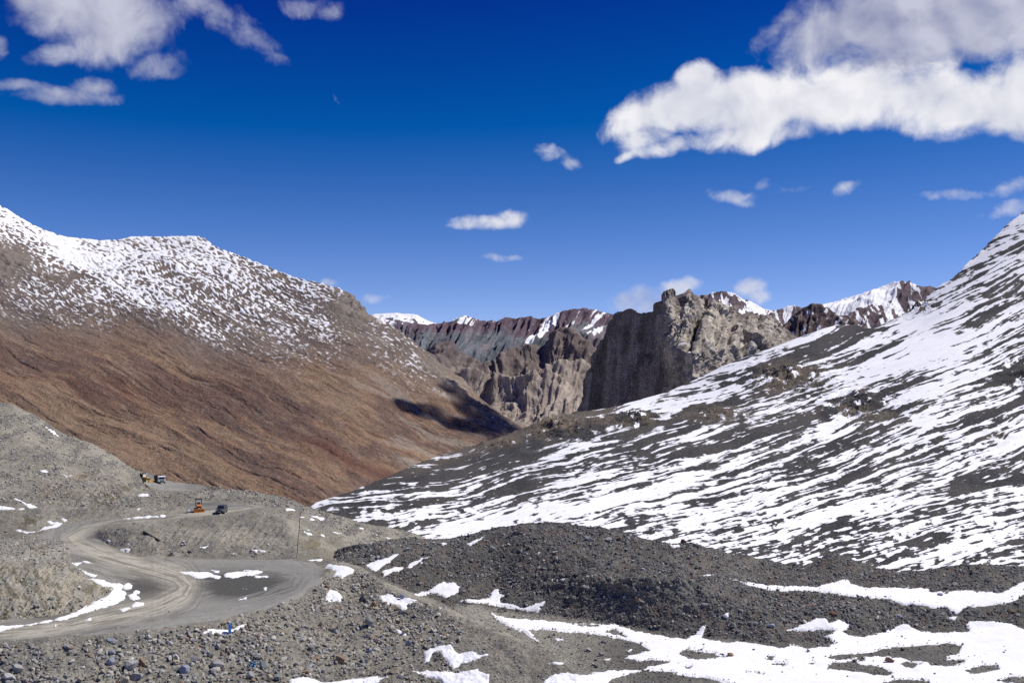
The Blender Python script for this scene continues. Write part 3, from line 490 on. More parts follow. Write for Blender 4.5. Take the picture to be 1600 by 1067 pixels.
ROAD = [[(-220, 960), (-90, 953), (0, 948), (120, 920), (112, 885), (104, 855), (60, 840), (84, 824), (110, 818), (140, 813), (200, 809), (260, 806), (290, 799), (296, 784), (310, 782), (345, 786), (385, 788), (398, 792), (388, 799), (330, 804), (270, 810), (205, 818), (170, 824), (156, 830), (152, 840), (165, 851), (186, 863), (215, 870), (300, 873), (400, 873.5), (455, 873.5), (490, 879), (502, 890), (498, 910), (470, 932), (430, 948), (350, 966), (250, 980), (150, 991), (0, 1001), (-90, 1008), (-220, 1010)],
        [(228, 753.5), (262, 752.5), (300, 755), (324, 758), (318, 763), (296, 767), (265, 767.5), (238, 764)]]
TRACK = [(-90, 998), (0, 990), (60, 985), (120, 975), (200, 958), (250, 946), (285, 930), (295, 915), (280, 898), (240, 886), (190, 874), (150, 862), (118, 850), (108, 840), (130, 828), (180, 818), (260, 810), (330, 801), (395, 793)]
TRACK2 = [(395, 793), (340, 790), (300, 786)]
OUTER = [(190, 871), (300, 877), (400, 879), (460, 884), (482, 898), (465, 922), (420, 938), (330, 962), (200, 982), (0, 997)]
def masks(L):
    s = np.full(L.px.shape, -60.0, F32)
    for p in SNOW: s = np.maximum(s, poly_sd(L.px, L.py, p))
    for p in BARE: s = np.minimum(s, -poly_sd(L.px, L.py, p))
    wob = 7.5 * fbm(L.px / 13, L.py / 6, np.full(L.px.shape, 3.3, F32), 6, .66)
    return np.clip((s + wob) / 6.0, -1, 1)
def ground_tint(L, base, seed):
    o = np.full(L.px.shape, seed, F32); n = rank(fbmP(L.P, 14, 5, .6, False, seed)); d = rank(fbm(L.px / 30 + .4 * L.py / 30, L.py / 18, o, 5, .6))
    c = base * (.82 + .36 * n)[..., None]; return c, n, d
ROCKS = []     # (land, weight, count, size range, tint list)

# ------------------------------------------------------------------ 6. ground with the road
LA = Land(-200, 900, 1.15, [
    [(-90, 1095, 128), (450, 1095, 130), (900, 1095, 134)],
    [(-90, 1009, 135), (0, 1003, 136), (100, 997, 138), (200, 985, 141), (300, 973, 146), (400, 952, 155), (450, 934, 163), (500, 900, 180), (525, 882, 187), (560, 886, 185), (590, 905, 176), (620, 922, 170), (650, 934, 166), (700, 953, 159), (760, 980, 152), (820, 1008, 147), (900, 1050, 140)],
    [(-90, 845, 216), (0, 842, 217), (60, 841, 218), (100, 839, 219), (150, 842, 218), (180, 858, 209), (220, 869, 202), (300, 873, 200), (400, 874, 199.5), (450, 874, 199.5), (500, 872, 201), (525, 872, 210), (560, 876, 226), (620, 906, 236), (700, 940, 232), (800, 985, 222), (900, 1030, 212)],
    [(-90, 842, 219), (0, 839, 221), (60, 837, 221), (100, 833, 222), (135, 829, 222), (150, 828, 221), (200, 821, 217.5), (250, 814, 217.5), (300, 808.5, 218.5), (350, 804, 220), (400, 798, 222), (450, 812, 217), (500, 836, 222), (560, 851, 240), (620, 858, 256), (700, 900, 262), (800, 960, 262), (900, 1010, 262)],
    [(-90, 838, 221), (0, 834, 223), (60, 831, 223), (100, 818, 228), (140, 814, 229), (200, 808.5, 229), (260, 805, 230), (288, 799, 233), (298, 783, 250), (340, 786, 248), (380, 789, 243), (400, 792, 238), (430, 797, 232), (450, 801, 228), (500, 823, 228), (560, 840, 246), (620, 850, 262), (700, 890, 270), (900, 1000, 270)],
    [(-90, 764, 244), (0, 770, 245), (100, 775, 247), (200, 777, 250), (250, 775, 252), (290, 768, 260), (340, 770, 260), (400, 776, 256), (430, 780, 252), (500, 812, 240), (560, 830, 256), (620, 844, 270), (700, 880, 278), (900, 990, 278)],
    [(-90, 730, 264), (0, 738, 265), (100, 745, 275), (200, 765, 296), (230, 765, 346), (290, 767, 344), (320, 764, 335), (340, 768, 292), (400, 774, 278), (430, 778, 270), (500, 808, 250), (560, 824, 262), (620, 838, 276), (700, 875, 282), (900, 985, 282)],
    [(-90, 585, 325), (-40, 612, 325), (0, 628, 328), (20, 631, 330), (50, 648, 330), (75, 660, 332), (100, 677, 332), (130, 688, 332), (150, 696, 332), (175, 711, 332), (190, 721, 332), (203, 730, 333), (212, 734, 336), (225, 738, 380), (240, 740, 388), (256, 750, 385), (290, 755, 378), (320, 758, 355), (340, 761, 305), (380, 766, 292), (400, 769, 288), (430, 774, 282), (460, 782, 275), (490, 796, 266), (520, 803, 268), (560, 815, 270), (600, 823, 278), (640, 832, 286), (680, 846, 290), (720, 865, 292), (900, 975, 292)]], .95, (2, 3))
one = np.ones_like(LA.px)
sA = masks(LA)
rd = np.full(LA.px.shape, -60.0, F32)
for p in ROAD: rd = np.maximum(rd, poly_sd(LA.px, LA.py, p))
on_road = rd + 1.6 * fbm(LA.px / 12, LA.py / 6, 4.4 * one, 3) > 0
flat = sst(rd, 5, -7)
bank = sst(LA.py - np.interp(LA.px, [-90, 0, 200, 400, 500, 560, 620, 700, 800], [1012, 1006, 990, 958, 904, 892, 924, 956, 1000]), 0, 12)
LA.push(fbmP(LA.P, 11, 6, .56, False, 2.0) * flat * (1.5 + 1.1 * bank) + fbmP(LA.P, 1.6, 5, .62) * flat * .42 * (1 - .75 * sst(sA, -.1, .2)) + sst(sA, -.1, .4) * .16 + fbmP(LA.P, 5, 4) * .10, 5)
# gullies running down the cut banks
gu = fbm((LA.px + .85 * LA.py) / 9, (LA.py - .4 * LA.px) / 60, 2.6 * one, 4, .55)
cut = np.exp(-(((LA.px - 135) / 75) ** 2 + ((LA.py - 775) / 28) ** 2)) + np.exp(-(((LA.px - 330) / 130) ** 2 + ((LA.py - 838) / 22) ** 2)) + .8 * np.exp(-(((LA.px - 500) / 130) ** 2 + ((LA.py - 985) / 40) ** 2))
LA.push(fbmP(LA.P, 7, 4) * .16 * sst(sA, 0, .5) + gu * np.clip(cut, 0, 1) * flat * .9, 5)
cA, nA, dA = ground_tint(LA, C3(.225, .214, .182), 1.0)
cA = lerp3(cA, C3(.27, .253, .205), np.clip(.75 * cut * sst(dA, .25, .75), 0, 1)); cA = lerp3(cA, C3(.135, .132, .128), .65 * sst(dA, .68, .95) * flat)
veg = rank(fbm((LA.px - .35 * LA.py) / 16, LA.py / 20, 9.1 * one, 4, .6))
cA = lerp3(cA, C3(.105, .092, .06), np.clip(sst(veg, .55, .85) * (np.exp(-(((LA.px - 165) / 52) ** 2 + ((LA.py - 775) / 17) ** 2)) + np.exp(-(((LA.px - 110) / 14) ** 2 + ((LA.py - 793) / 9) ** 2)) + np.exp(-(((LA.px - 45) / 32) ** 2 + ((LA.py - 815) / 10) ** 2)) + .7 * np.exp(-(((LA.px - 197) / 14) ** 2 + ((LA.py - 760) / 7) ** 2))), 0, .85))
cA = lerp3(cA, C3(.19, .15, .085), .7 * np.exp(-(((LA.px - 497) / 26) ** 2 + ((LA.py - 852) / 13) ** 2)) * sst(dA, .2, .6))
cA = lerp3(cA, C3(.20, .115, .065), .6 * np.exp(-(((LA.px - 72) / 10) ** 2 + ((LA.py - 765) / 7) ** 2)) + .5 * np.exp(-(((LA.px - 130) / 16) ** 2 + ((LA.py - 744) / 4) ** 2)))
cA = lerp3(cA, C3(.155, .148, .132), .55 * sst(LA.px, 560, 700) * bank)
# the road: packed pale wheel tracks, grey gravel shoulders, damp dark patches
dt, st_, sd_ = line_dist(LA.px, LA.py, TRACK); dt2, st2, _ = line_dist(LA.px, LA.py, TRACK2); do, so_, _ = line_dist(LA.px, LA.py, OUTER)
lane = fbm(dt * sd_ / 2.6, st_ / 75, 3.5 * one, 4, .55); lane2 = fbm(do / 2.6, so_ / 60, 6.5 * one, 4, .55)
dark = np.exp(-(((LA.px - 375) / 84) ** 2 + ((LA.py - 913) / 22) ** 2)) + np.exp(-(((LA.px - 225) / 30) ** 2 + ((LA.py - 922) / 26) ** 2)) + .9 * np.exp(-(((LA.px - 120) / 90) ** 2 + ((LA.py - 962) / 9) ** 2)) + .5 * np.exp(-(((LA.px - 180) / 22) ** 2 + ((LA.py - 846) / 9) ** 2)) + .8 * np.exp(-(((LA.px - 145) / 26) ** 2 + ((LA.py - 872) / 7) ** 2)) + .45 * np.exp(-(((LA.px - 320) / 40) ** 2 + ((LA.py - 787) / 6) ** 2))
cR = lerp3(C3(.215, .213, .203), C3(.265, .26, .245), rank(lane2 + .6 * fbmP(LA.P, 3, 4))); cR = lerp3(cR, C3(.072, .072, .068), np.clip(1.6 * dark * sst(rank(lane2) + .7 * dark, .2, .75), 0, .95))
tw = np.interp(LA.py, [780, 830, 890, 945, 975, 1000], [3.0, 8, 17, 19, 12, 10]); tr = np.exp(-(dt / tw) ** 2)
cR = lerp3(cR, lerp3(C3(.25, .238, .20), C3(.38, .365, .315), rank(lane + .7 * fbmP(LA.P, 4, 4))), np.clip(tr * 1.15, 0, 1)); cR = lerp3(cR, C3(.13, .125, .105), .5 * sst(rank(lane), .30, .08) * np.exp(-(dt / (tw * 1.6)) ** 2))
cR = lerp3(cR, C3(.09, .088, .078), .45 * np.exp(-((dt - tw * 1.5) / (tw * .45)) ** 2) * sst(rank(fbm(dt / 5, st_ / 50, 8.5 * one, 4)), .4, .8))
cA = np.where(on_road[..., None], cR, cA)
GA = terrain_mat('gravel_ground', .55, .40, .75, .9, .16, .06, bump_d=.25)
cA = cA * C3(1, .995, .965)
land_object('ground', LA, cA, sA, GA, (12, .02, .5), keep=~on_road)
road = land_object('road', LA, cA, sA, terrain_mat('packed_gravel', .45, .22, .35, .9, .16, .06, bump_d=.10), None, keep=on_road)
rw = flat * (.25 + .75 * bank + .55 * sst(dA, .5, .9)) * (sA < -.12) * (1 - .75 * np.clip(cut, 0, 1) * sst(dA, .3, .7))
rw = np.where(on_road, .012, rw)
GREY = [(.30, .296, .277), (.25, .246, .23), (.36, .35, .318), (.20, .20, .194), (.41, .40, .368), (.285, .262, .22), (.31, .28, .22), (.27, .257, .234), (.25, .258, .272), (.34, .326, .29), (.30, .296, .277), (.25, .18, .13)]
cl = rank(fbm(LA.px / 32, LA.py / 20, 7.7 * one, 4, .6)); rubble = bank * (.25 + 1.6 * sst(cl, .45, .8))
ROCKS.append(('rubble', LA, rw * (LA.P[..., 1] < 300), 60000, .11, .7, 2.3, GREY))
ROCKS.append(('hillside_stones', LA, flat * (sA < -.12) * (LA.P[..., 1] > 240) * (~on_road) * (.25 + sst(dA, .35, .8)), 12000, .35, 1.25, 2.4, GREY))
ROCKS.append(('coarse_rubble', LA, rubble * (sA < -.1) * (LA.px < 720) * (rd < -5), 4200, .45, 1.35, 2.4, GREY))

# ------------------------------------------------------------------ 7. bluff beside the road
LB = Land(-200, 176, 1.0, [
    [(-90, 1000, 145), (0, 988, 146), (60, 982, 148), (110, 973, 150), (140, 962, 152), (160, 946, 158), (176, 936, 165)],
    [(-90, 986, 146), (0, 977, 147), (50, 973, 148.5), (100, 965, 151), (130, 956, 154), (150, 944, 159), (165, 931, 165), (176, 927, 168)],
    [(-90, 905, 153), (0, 902, 154), (60, 898, 156), (100, 895, 160), (118, 900, 162), (135, 912, 163), (155, 924, 166.5), (176, 925.5, 168.5)],
    [(-90, 868, 164), (0, 866, 165), (60, 860, 170), (95, 853, 175), (108, 862, 172), (118, 886, 167), (135, 907, 165), (155, 920, 168), (176, 924.8, 169)],
    [(-90, 838, 190), (0, 840, 191), (30, 839, 191), (60, 839, 189), (90, 841, 186), (100, 844, 182), (106, 853, 176), (112, 870, 172), (120, 884, 169), (135, 904, 167), (150, 914, 168), (162, 920, 169), (176, 924, 170)]], 1.0, (2, 3))
one = np.ones_like(LB.px)
sB_ = masks(LB) - .6
fc = sst(LB.py, 868, 890)
guB = fbm((LB.px + .9 * LB.py) / 8, (LB.py - .5 * LB.px) / 45, 5.6 * one, 5, .58, True)
LB.push((fbmP(LB.P, 8, 6, .58, False, 4.0) * 1.6 + guB * .7 * fc + fbmP(LB.P, 1.4, 5, .62) * .30) * sst(LB.v, 0, .06), 5)
cB, nB, dB = ground_tint(LB, C3(.27, .26, .23), 5.0)
cB = lerp3(cB, C3(.31, .285, .23), fc * sst(dB, .3, .7) * .85); vegB = rank(fbm((LB.px - .5 * LB.py) / 11, LB.py / 18, 4.1 * one, 4, .6))
cB = lerp3(cB, C3(.095, .085, .05), .6 * sst(vegB, .62, .86) * fc); cB = lerp3(cB, C3(.22, .14, .08), .5 * np.exp(-(((LB.px - 62) / 12) ** 2 + ((LB.py - 858) / 6) ** 2)))
cB = cB * C3(1, .995, .965)
land_object('roadside_bluff', LB, cB, sB_, GA, (12, .03, .6))
ROCKS.append(('rubble', LB, (.25 + .75 * (1 - fc)) * sst(LB.v, .02, .1), 9000, .12, .7, 2.2, GREY))
ROCKS.append(('coarse_rubble', LB, sst(LB.py, 925, 955) * sst(LB.v, .02, .1) + .25 * (1 - fc), 500, .4, 1.0, 2.4, GREY))

# ------------------------------------------------------------------ 8. moraine and snowy flats
LM = Land(502, 1840, 1.1, [
    [(400, 1110, 128), (1690, 1110, 128)],
    [(502, 878, 216), (520, 878, 206), (540, 884, 199), (560, 890, 195), (600, 905, 194), (650, 931, 189), (700, 952, 184.5), (780, 956, 184.5), (850, 961, 182), (950, 973, 176), (1050, 990, 168.5), (1080, 994, 167), (1150, 1000, 164), (1200, 1007, 161.5), (1300, 1003, 163), (1330, 996, 166), (1400, 987, 170), (1500, 986, 170.5), (1600, 978, 173), (1690, 974, 174)],
    [(502, 874, 216), (520, 868, 210), (540, 870, 205), (600, 875, 201), (700, 906, 195), (780, 906, 193.5), (850, 902, 189.5), (900, 905, 185.5), (950, 910, 181.5), (1000, 907, 178.5), (1050, 909, 177), (1100, 918, 174.5), (1150, 938, 172), (1200, 958, 168.5), (1300, 950, 170.5), (1400, 937, 176), (1500, 950, 176), (1600, 938, 179), (1690, 935, 180)],
    [(502, 873, 216), (520, 862, 212), (540, 860, 208), (600, 857, 205), (700, 870, 202), (780, 862, 202), (850, 850, 200), (950, 866, 191), (1000, 872, 187), (1100, 888, 185), (1150, 900, 186), (1200, 906, 189), (1300, 905, 193), (1400, 905, 195), (1500, 905, 196), (1690, 905, 198)],
    [(502, 872, 217), (512, 864, 215), (525, 857, 212), (540, 852, 210), (560, 849, 208), (600, 843, 210), (640, 838, 212), (665, 841, 212), (690, 843, 213), (715, 838, 213), (740, 832, 213), (760, 827, 213), (790, 821, 213), (820, 815, 211), (850, 813, 210), (880, 814, 209), (910, 818, 207), (940, 825, 203), (970, 832, 199), (1000, 838, 197), (1040, 844, 196), (1080, 847, 196), (1100, 853, 196), (1130, 862, 197), (1160, 868, 198), (1200, 876, 200), (1230, 880, 201), (1255, 881, 201), (1270, 875, 201), (1285, 868, 201), (1300, 862, 201), (1312, 864, 201), (1330, 872, 202), (1345, 880, 202), (1360, 886, 202), (1400, 890, 203), (1440, 889, 203), (1480, 884, 204), (1550, 884, 205), (1690, 883, 207)]], 1.0, (2, 3))
one = np.ones_like(LM.px)
sM = masks(LM); bare = sst(sM, .1, -.25); foot = np.interp(LM.px, [400, 500, 600, 700, 850, 950, 1050, 1200, 1300, 1400, 1600, 1690], [892, 878, 905, 953, 961, 973, 990, 1006, 1003, 987, 978, 974])
hump = sst(foot - LM.py, -6, 8)
brow = np.exp(-(((LM.px - 1010) / 130) ** 2 + ((LM.py - 914) / 12) ** 2))
LM.push(fbmP(LM.P, 13, 6, .55, False, 8.0) * (.45 + 1.9 * hump) * (.3 + .7 * bare) + fbmP(LM.P, 1.7, 5, .62) * bare * (.28 + .42 * hump) + sst(sM, -.15, .5) * .18 - bare * (1 - hump) * .05
        + np.clip(fbmP(LM.P * C3(1, 1, 1.4), 7, 5, .6, True, 3.0), 0, 2) * brow * 2.6, 5)
mound = np.exp(-(((LM.px - 730) / 42) ** 2 + ((LM.py - 960) / 16) ** 2)); LM.push(mound * 1.6 + fbmP(LM.P, 9, 4) * .35 * sst(sM, 0, .5), 5)
cM, nM, dM = ground_tint(LM, C3(.135, .132, .122), 2.0)
cM = lerp3(cM, C3(.27, .262, .232), .85 * (1 - hump) * sst(LM.px, 1000, 850)); cM = lerp3(cM, C3(.25, .24, .205), .6 * (1 - hump) * sst(dM, .6, .9) * sst(LM.px, 950, 820))
cM = lerp3(cM, C3(.095, .094, .09), .7 * hump * sst(dM, .45, .8)); cM = lerp3(cM, C3(.16, .10, .075), .35 * hump * sst(rank(fbm(LM.px / 26, LM.py / 14, 7.9 * one, 4)), .85, .98))
cM = lerp3(cM, C3(.175, .168, .155), .6 * np.exp(-(((LM.px - 1130) / 70) ** 2 + ((LM.py - 882) / 13) ** 2)))
cM = cM * C3(.97, .965, .93)
land_object('moraine', LM, cM, sM, terrain_mat('moraine_scree', .6, .42, .8, 1.0, .15, .06, bump_d=.3), (12, .02, .5))
MGREY = [(.21, .21, .205), (.16, .16, .16), (.12, .12, .12), (.26, .26, .25), (.36, .355, .34), (.19, .185, .165), (.18, .17, .16), (.16, .17, .18), (.23, .23, .22), (.19, .13, .105)]
cl = rank(fbm(LM.px / 30, LM.py / 16, 1.7 * one, 4, .6))
ROCKS.append(('scree_stones', LM, bare * (sM < -.04) * (.35 + .65 * hump) * (.3 + cl), 85000, .12, .8, 2.3, MGREY))
ROCKS.append(('stones_in_snow', LM, (sM > -.05) * (.012 + np.exp(-(sM / .25) ** 2)) * (LM.py > 890), 2600, .15, .7, 2.2, MGREY))
ROCKS.append(('coarse_scree', LM, (sM < -.12) * hump * (.2 + 1.2 * sst(cl, .5, .85) + .9 * np.exp(-(((LM.px - 1270) / 120) ** 2 + ((LM.py - 955) / 25) ** 2))), 3200, .45, 1.25, 2.6, MGREY))

# ------------------------------------------------------------------ 9. loose stones too many to count
t_ = (1 + 5 ** .5) / 2
ICO = np.array([(-1, t_, 0), (1, t_, 0), (-1, -t_, 0), (1, -t_, 0), (0, -1, t_), (0, 1, t_), (0, -1, -t_), (0, 1, -t_), (t_, 0, -1), (t_, 0, 1), (-t_, 0, -1), (-t_, 0, 1)], F32); ICO /= np.linalg.norm(ICO[0])
ICF = np.array([(0, 11, 5), (0, 5, 1), (0, 1, 7), (0, 7, 10), (0, 10, 11), (1, 5, 9), (5, 11, 4), (11, 10, 2), (10, 7, 6), (7, 1, 8), (3, 9, 4), (3, 4, 2), (3, 2, 6), (3, 6, 8), (3, 8, 9), (4, 9, 5), (2, 4, 11), (6, 2, 10), (8, 6, 7), (9, 8, 1)], np.int32)
def stone_mat(name, grain):
    m = bpy.data.materials.new(name); m.use_nodes = True; T = NT(m.node_tree); p = T.N['Principled BSDF']
    at = T.node('ShaderNodeAttribute', attribute_name='tint'); co = T.node('ShaderNodeTexCoord').outputs['Object']
    n = T.noise(co, 1 / grain, 5, .65).outputs[0]; g = T.m('MAXIMUM', T.m('MULTIPLY_ADD', T.m('SUBTRACT', n, .5), 1.1, 1.0), .3)
    gc = T.node('ShaderNodeCombineColor'); [T.put(gc.inputs[i], g) for i in range(3)]
    T.put(p.inputs['Base Color'], T.mix(1.0, at.outputs['Color'], gc.outputs[0], 'MULTIPLY')); p.inputs['Roughness'].default_value = .9; p.inputs['Specular IOR Level'].default_value = .2
    return m
STONE = stone_mat('loose_stone', .25)
def scatter(name, L, wgt, count, lo, hi, power, tints):
    P = L.P; e1 = P[1:, :-1] - P[:-1, :-1]; e2 = P[:-1, 1:] - P[:-1, :-1]; area = np.linalg.norm(np.cross(e1, e2), axis=-1)
    # what is seen close to edge-on is thinned so that the stones spread evenly over what shows
    dep = P[:-1, :-1, 1]; area = np.minimum(area, .06 * (dep / 150) ** 2)
    w = np.clip(wgt[:-1, :-1], 0, None) * area; cdf = np.cumsum(w.ravel()); k = np.searchsorted(cdf, RNG.random(count) * cdf[-1]); k = np.clip(k, 0, w.size - 1)
    i, j = np.divmod(k, w.shape[1]); u, v = RNG.random((2, count))
    c = P[i, j] + e1[i, j] * u[:, None] + e2[i, j] * v[:, None]
    size = lo * (1 - RNG.random(count) * (1 - (lo / hi) ** power)) ** (-1 / power)
    q = RNG.normal(size=(count, 4)); q /= np.linalg.norm(q, axis=1, keepdims=True); a, b, d, e = q.T
    R = np.stack([1 - 2 * (d * d + e * e), 2 * (b * d - e * a), 2 * (b * e + d * a), 2 * (b * d + e * a), 1 - 2 * (b * b + e * e), 2 * (d * e - b * a), 2 * (b * e - d * a), 2 * (d * e + b * a), 1 - 2 * (b * b + d * d)], -1).reshape(-1, 3, 3)
    sc = np.stack([RNG.uniform(.7, 1.25, count), RNG.uniform(.5, .95, count), RNG.uniform(.35, .7, count)], -1) * size[:, None] * .5
    vv = ICO[None] * (1 + RNG.uniform(-.28, .28, (count, 12, 1))) * sc[:, None, :]
    vv = np.einsum('nij,nkj->nki', R, vv); vv[..., 2] *= .85
    c[:, 2] += size * .10; vv += c[:, None, :]
    f = (ICF[None] + 12 * np.arange(count)[:, None, None]).reshape(-1, 3)
    tn = (np.array(tints, F32) * C3(1, .995, .965))[RNG.integers(0, len(tints), count)] * RNG.uniform(.7, 1.25, (count, 1)); tc_ = np.repeat(tn, 12, 0)
    o = link_mesh(name, vv.reshape(-1, 3), f, STONE, 3, tc_, None, smooth=False); o['kind'] = 'stuff'; return o
for (nm, L, wgt, n, lo, hi, pw, tints) in ROCKS: scatter(nm, L, wgt, n, lo, hi, pw, tints)

# ------------------------------------------------------------------ 10. builders for the objects
class MB:
    """collects bevelled boxes, cylinders and tubes into ONE mesh object"""
    def __init__(s): s.bm = bmesh.new()
    def box(s, c, size, rot=(0, 0, 0), bev=.03, taper=1.0):
        r = bmesh.ops.create_cube(s.bm, size=1.0); vs = r['verts']
        for v in vs:
            v.co.x *= size[0]; v.co.y *= size[1]; v.co.z *= size[2]
            if v.co.z > 0: v.co.x *= taper; v.co.y *= taper
        if bev:
            es = list({e for v in vs for e in v.link_edges}); q = bmesh.ops.bevel(s.bm, geom=es, offset=min(bev, min(size) * .4), segments=2, affect='EDGES', profile=.5)
            vs = list({v for f in q['faces'] for v in f.verts} | {v for v in vs if v.is_valid})
        s._tf(vs, c, rot); return s
    def _tf(s, vs, c, rot):
        from mathutils import Euler
        M = Matrix.Translation(c) @ Euler(rot).to_matrix().to_4x4()
        bmesh.ops.transform(s.bm, matrix=M, verts=vs)
    def cyl(s, a, b, r, r2=None, seg=20, cap=True):
        a = Vector(a); b = Vector(b); d = b - a
        q = bmesh.ops.create_cone(s.bm, cap_ends=cap, segments=seg, radius1=r, radius2=r if r2 is None else r2, depth=d.length)
        M = Matrix.Translation((a + b) / 2) @ d.to_track_quat('Z', 'Y').to_matrix().to_4x4(); bmesh.ops.transform(s.bm, matrix=M, verts=q['verts']); return s
    def prism(s, prof, y0, y1, inset=0.0, bev=.03):
        """side profile in x,z swept across y"""
        n = len(prof); cz = sum(p[1] for p in prof) / n
        A = [s.bm.verts.new((x, y0, z)) for x, z in prof]; B = [s.bm.verts.new((x, y1, z)) for x, z in prof]
        fs = [s.bm.faces.new(A), s.bm.faces.new(B[::-1])] + [s.bm.faces.new((A[i], B[i], B[(i + 1) % n], A[(i + 1) % n])) for i in range(n)]
        fs = [f for f in fs if f.is_valid]; bmesh.ops.recalc_face_normals(s.bm, faces=fs)
        if bev: bmesh.ops.bevel(s.bm, geom=list({e for f in fs for e in f.edges}), offset=bev, segments=2, affect='EDGES', profile=.5)
        return s
    def build(s, name, mat, parent=None, smooth=False):
        me = bpy.data.meshes.new(name); s.bm.to_mesh(me); s.bm.free(); me.materials.append(mat)
        if smooth: me.polygons.foreach_set('use_smooth', np.ones(len(me.polygons), bool))
        o = bpy.data.objects.new(name, me); COL.objects.link(o)
        if parent is not None: o.parent = parent
        return o
def thing(name, label, cat, loc, rz=0.0, group=None):
    o = bpy.data.objects.new(name, None); COL.objects.link(o); o.location = loc; o.rotation_euler = (0, 0, rz); tag(o, label, cat, group); return o
def tag(o, label, cat, group=None):
    o['label'] = label; o['category'] = cat
    if group: o['group'] = group
    return o
paint = {k: simple_mat(k, *v) for k, v in dict(
    white_paint=((.72, .73, .75), .35, 0, .08, 2.0, .5), black_rubber=((.018, .018, .018), .85), dark_glass=((.012, .014, .018), .08, 0, 0, 4, .8), steel=((.32, .32, .33), .45, .8, .15, 6),
    dark_body=((.05, .052, .058), .5, 0, .3, 3.0), charcoal_paint=((.050, .050, .060), .28, 0, .06, 2.0, .5), orange_paint=((.52, .19, .035), .5, 0, .22, 2.5, .4), yellow_paint=((.42, .25, .06), .6, 0, .25, 2.5, .4),
    lamp_glass=((.75, .76, .78), .15, 0, 0, 4, .6), white_plate=((.8, .8, .8), .5), dark_metal=((.03, .03, .032), .55, .3, .2, 5.0), blue_paint=((.030, .16, .50), .5, 0, .25, 3.0, .4), rust=((.13, .062, .04), .85, 0, .4, 2.0),
    timber=((.055, .048, .040), .9, 0, .5, 2.0), plastic_blue=((.12, .26, .42), .5, 0, .5, 3.0), pale_concrete=((.45, .44, .42), .9, 0, .2, 3.0), interior=((.10, .10, .10), .8)).items()}
def wheel(parent, x, y, r, w, axle='y', name='wheel'):
    """a wheel with its rim, turning about y"""
    h = w / 2; m = MB(); n = 24; prof = [(-h, r * .58), (-h, r * .9), (-h * .75, r), (h * .75, r), (h, r * .9), (h, r * .58)]
    ring = [[m.bm.verts.new((math.cos(6.2832 * k / n) * pr, py_, math.sin(6.2832 * k / n) * pr)) for (py_, pr) in prof] for k in range(n)]
    for k in range(n):
        for j in range(len(prof)): m.bm.faces.new((ring[k][j], ring[(k + 1) % n][j], ring[(k + 1) % n][(j + 1) % len(prof)], ring[k][(j + 1) % len(prof)]))
    o = m.build(name, paint['black_rubber'], parent); o.location = (x, y, r)
    rm = MB().cyl((0, -h * .8, 0), (0, h * .8, 0), r * .585).cyl((0, -h * .95, 0), (0, h * .95, 0), r * .2); rim = rm.build('rim', paint['steel'], o); return o
def on(L, px, py, dz=0.0):
    p = L.find(px, py); return Vector((float(p[0]), float(p[1]), float(p[2]) + dz))

# ---- white tipper truck (front along +x before turning)
p = on(LA, 250, 754.5, -.05); heading = math.radians(-59)
tr = thing('tipper_truck', 'white-fronted tipper truck with dark load body on the far gravel road', 'truck', p, heading)
MB().prism([(2.0, .75), (3.62, .75), (3.68, 1.5), (3.52, 2.78), (3.3, 2.92), (2.05, 2.92)], -1.22, 1.22, bev=.07).build('cab', paint['white_paint'], tr)
MB().prism([(3.62, 1.72), (3.70, 1.74), (3.58, 2.52), (3.50, 2.50)], -1.06, 1.06, bev=.02).build('windscreen', paint['dark_glass'], tr)
for sy in (-1, 1):
    MB().box((2.75, sy * 1.225, 2.12), (.95, .03, .72), bev=.012).build('side_window', paint['dark_glass'], tr)
    MB().box((3.72, sy * .92, 1.02), (.06, .34, .20), bev=.02).build('headlight', paint['lamp_glass'], tr)
    m = MB().box((3.55, sy * 1.42, 2.15), (.12, .20, .48), bev=.03).cyl((3.5, sy * 1.2, 2.4), (3.55, sy * 1.42, 2.35), .02, seg=8); m.build('mirror', paint['dark_metal'], tr)
MB().box((3.70, 0, .72), (.16, 2.4, .36), bev=.05).build('bumper', paint['dark_body'], tr)
MB().box((3.69, 0, 1.28), (.05, 1.5, .34), bev=.02).build('grille', paint['dark_metal'], tr)
m = MB().box((-.1, .0, .86), (7.2, .9, .26), bev=.02); m.build('chassis', paint['dark_metal'], tr)
m = MB(); m.box((-1.15, 0, 1.16), (5.3, 2.4, .12), bev=.02)
for sy in (-1, 1):
    m.box((-1.15, sy * 1.22, 1.95), (5.3, .08, 1.5), bev=.02)
    for k in range(6): m.box((-3.6 + k * .98, sy * 1.30, 1.9), (.12, .10, 1.5), bev=.02)
m.box((1.48, 0, 2.1), (.08, 2.4, 1.9), bev=.02).box((-3.8, 0, 1.95), (.08, 2.4, 1.5), bev=.02); m.build('load_body', paint['dark_body'], tr)
for x in (2.75, -1.9, -3.1):
    for sy in (-1, 1): wheel(tr, x, sy * 1.02, .52, .34)

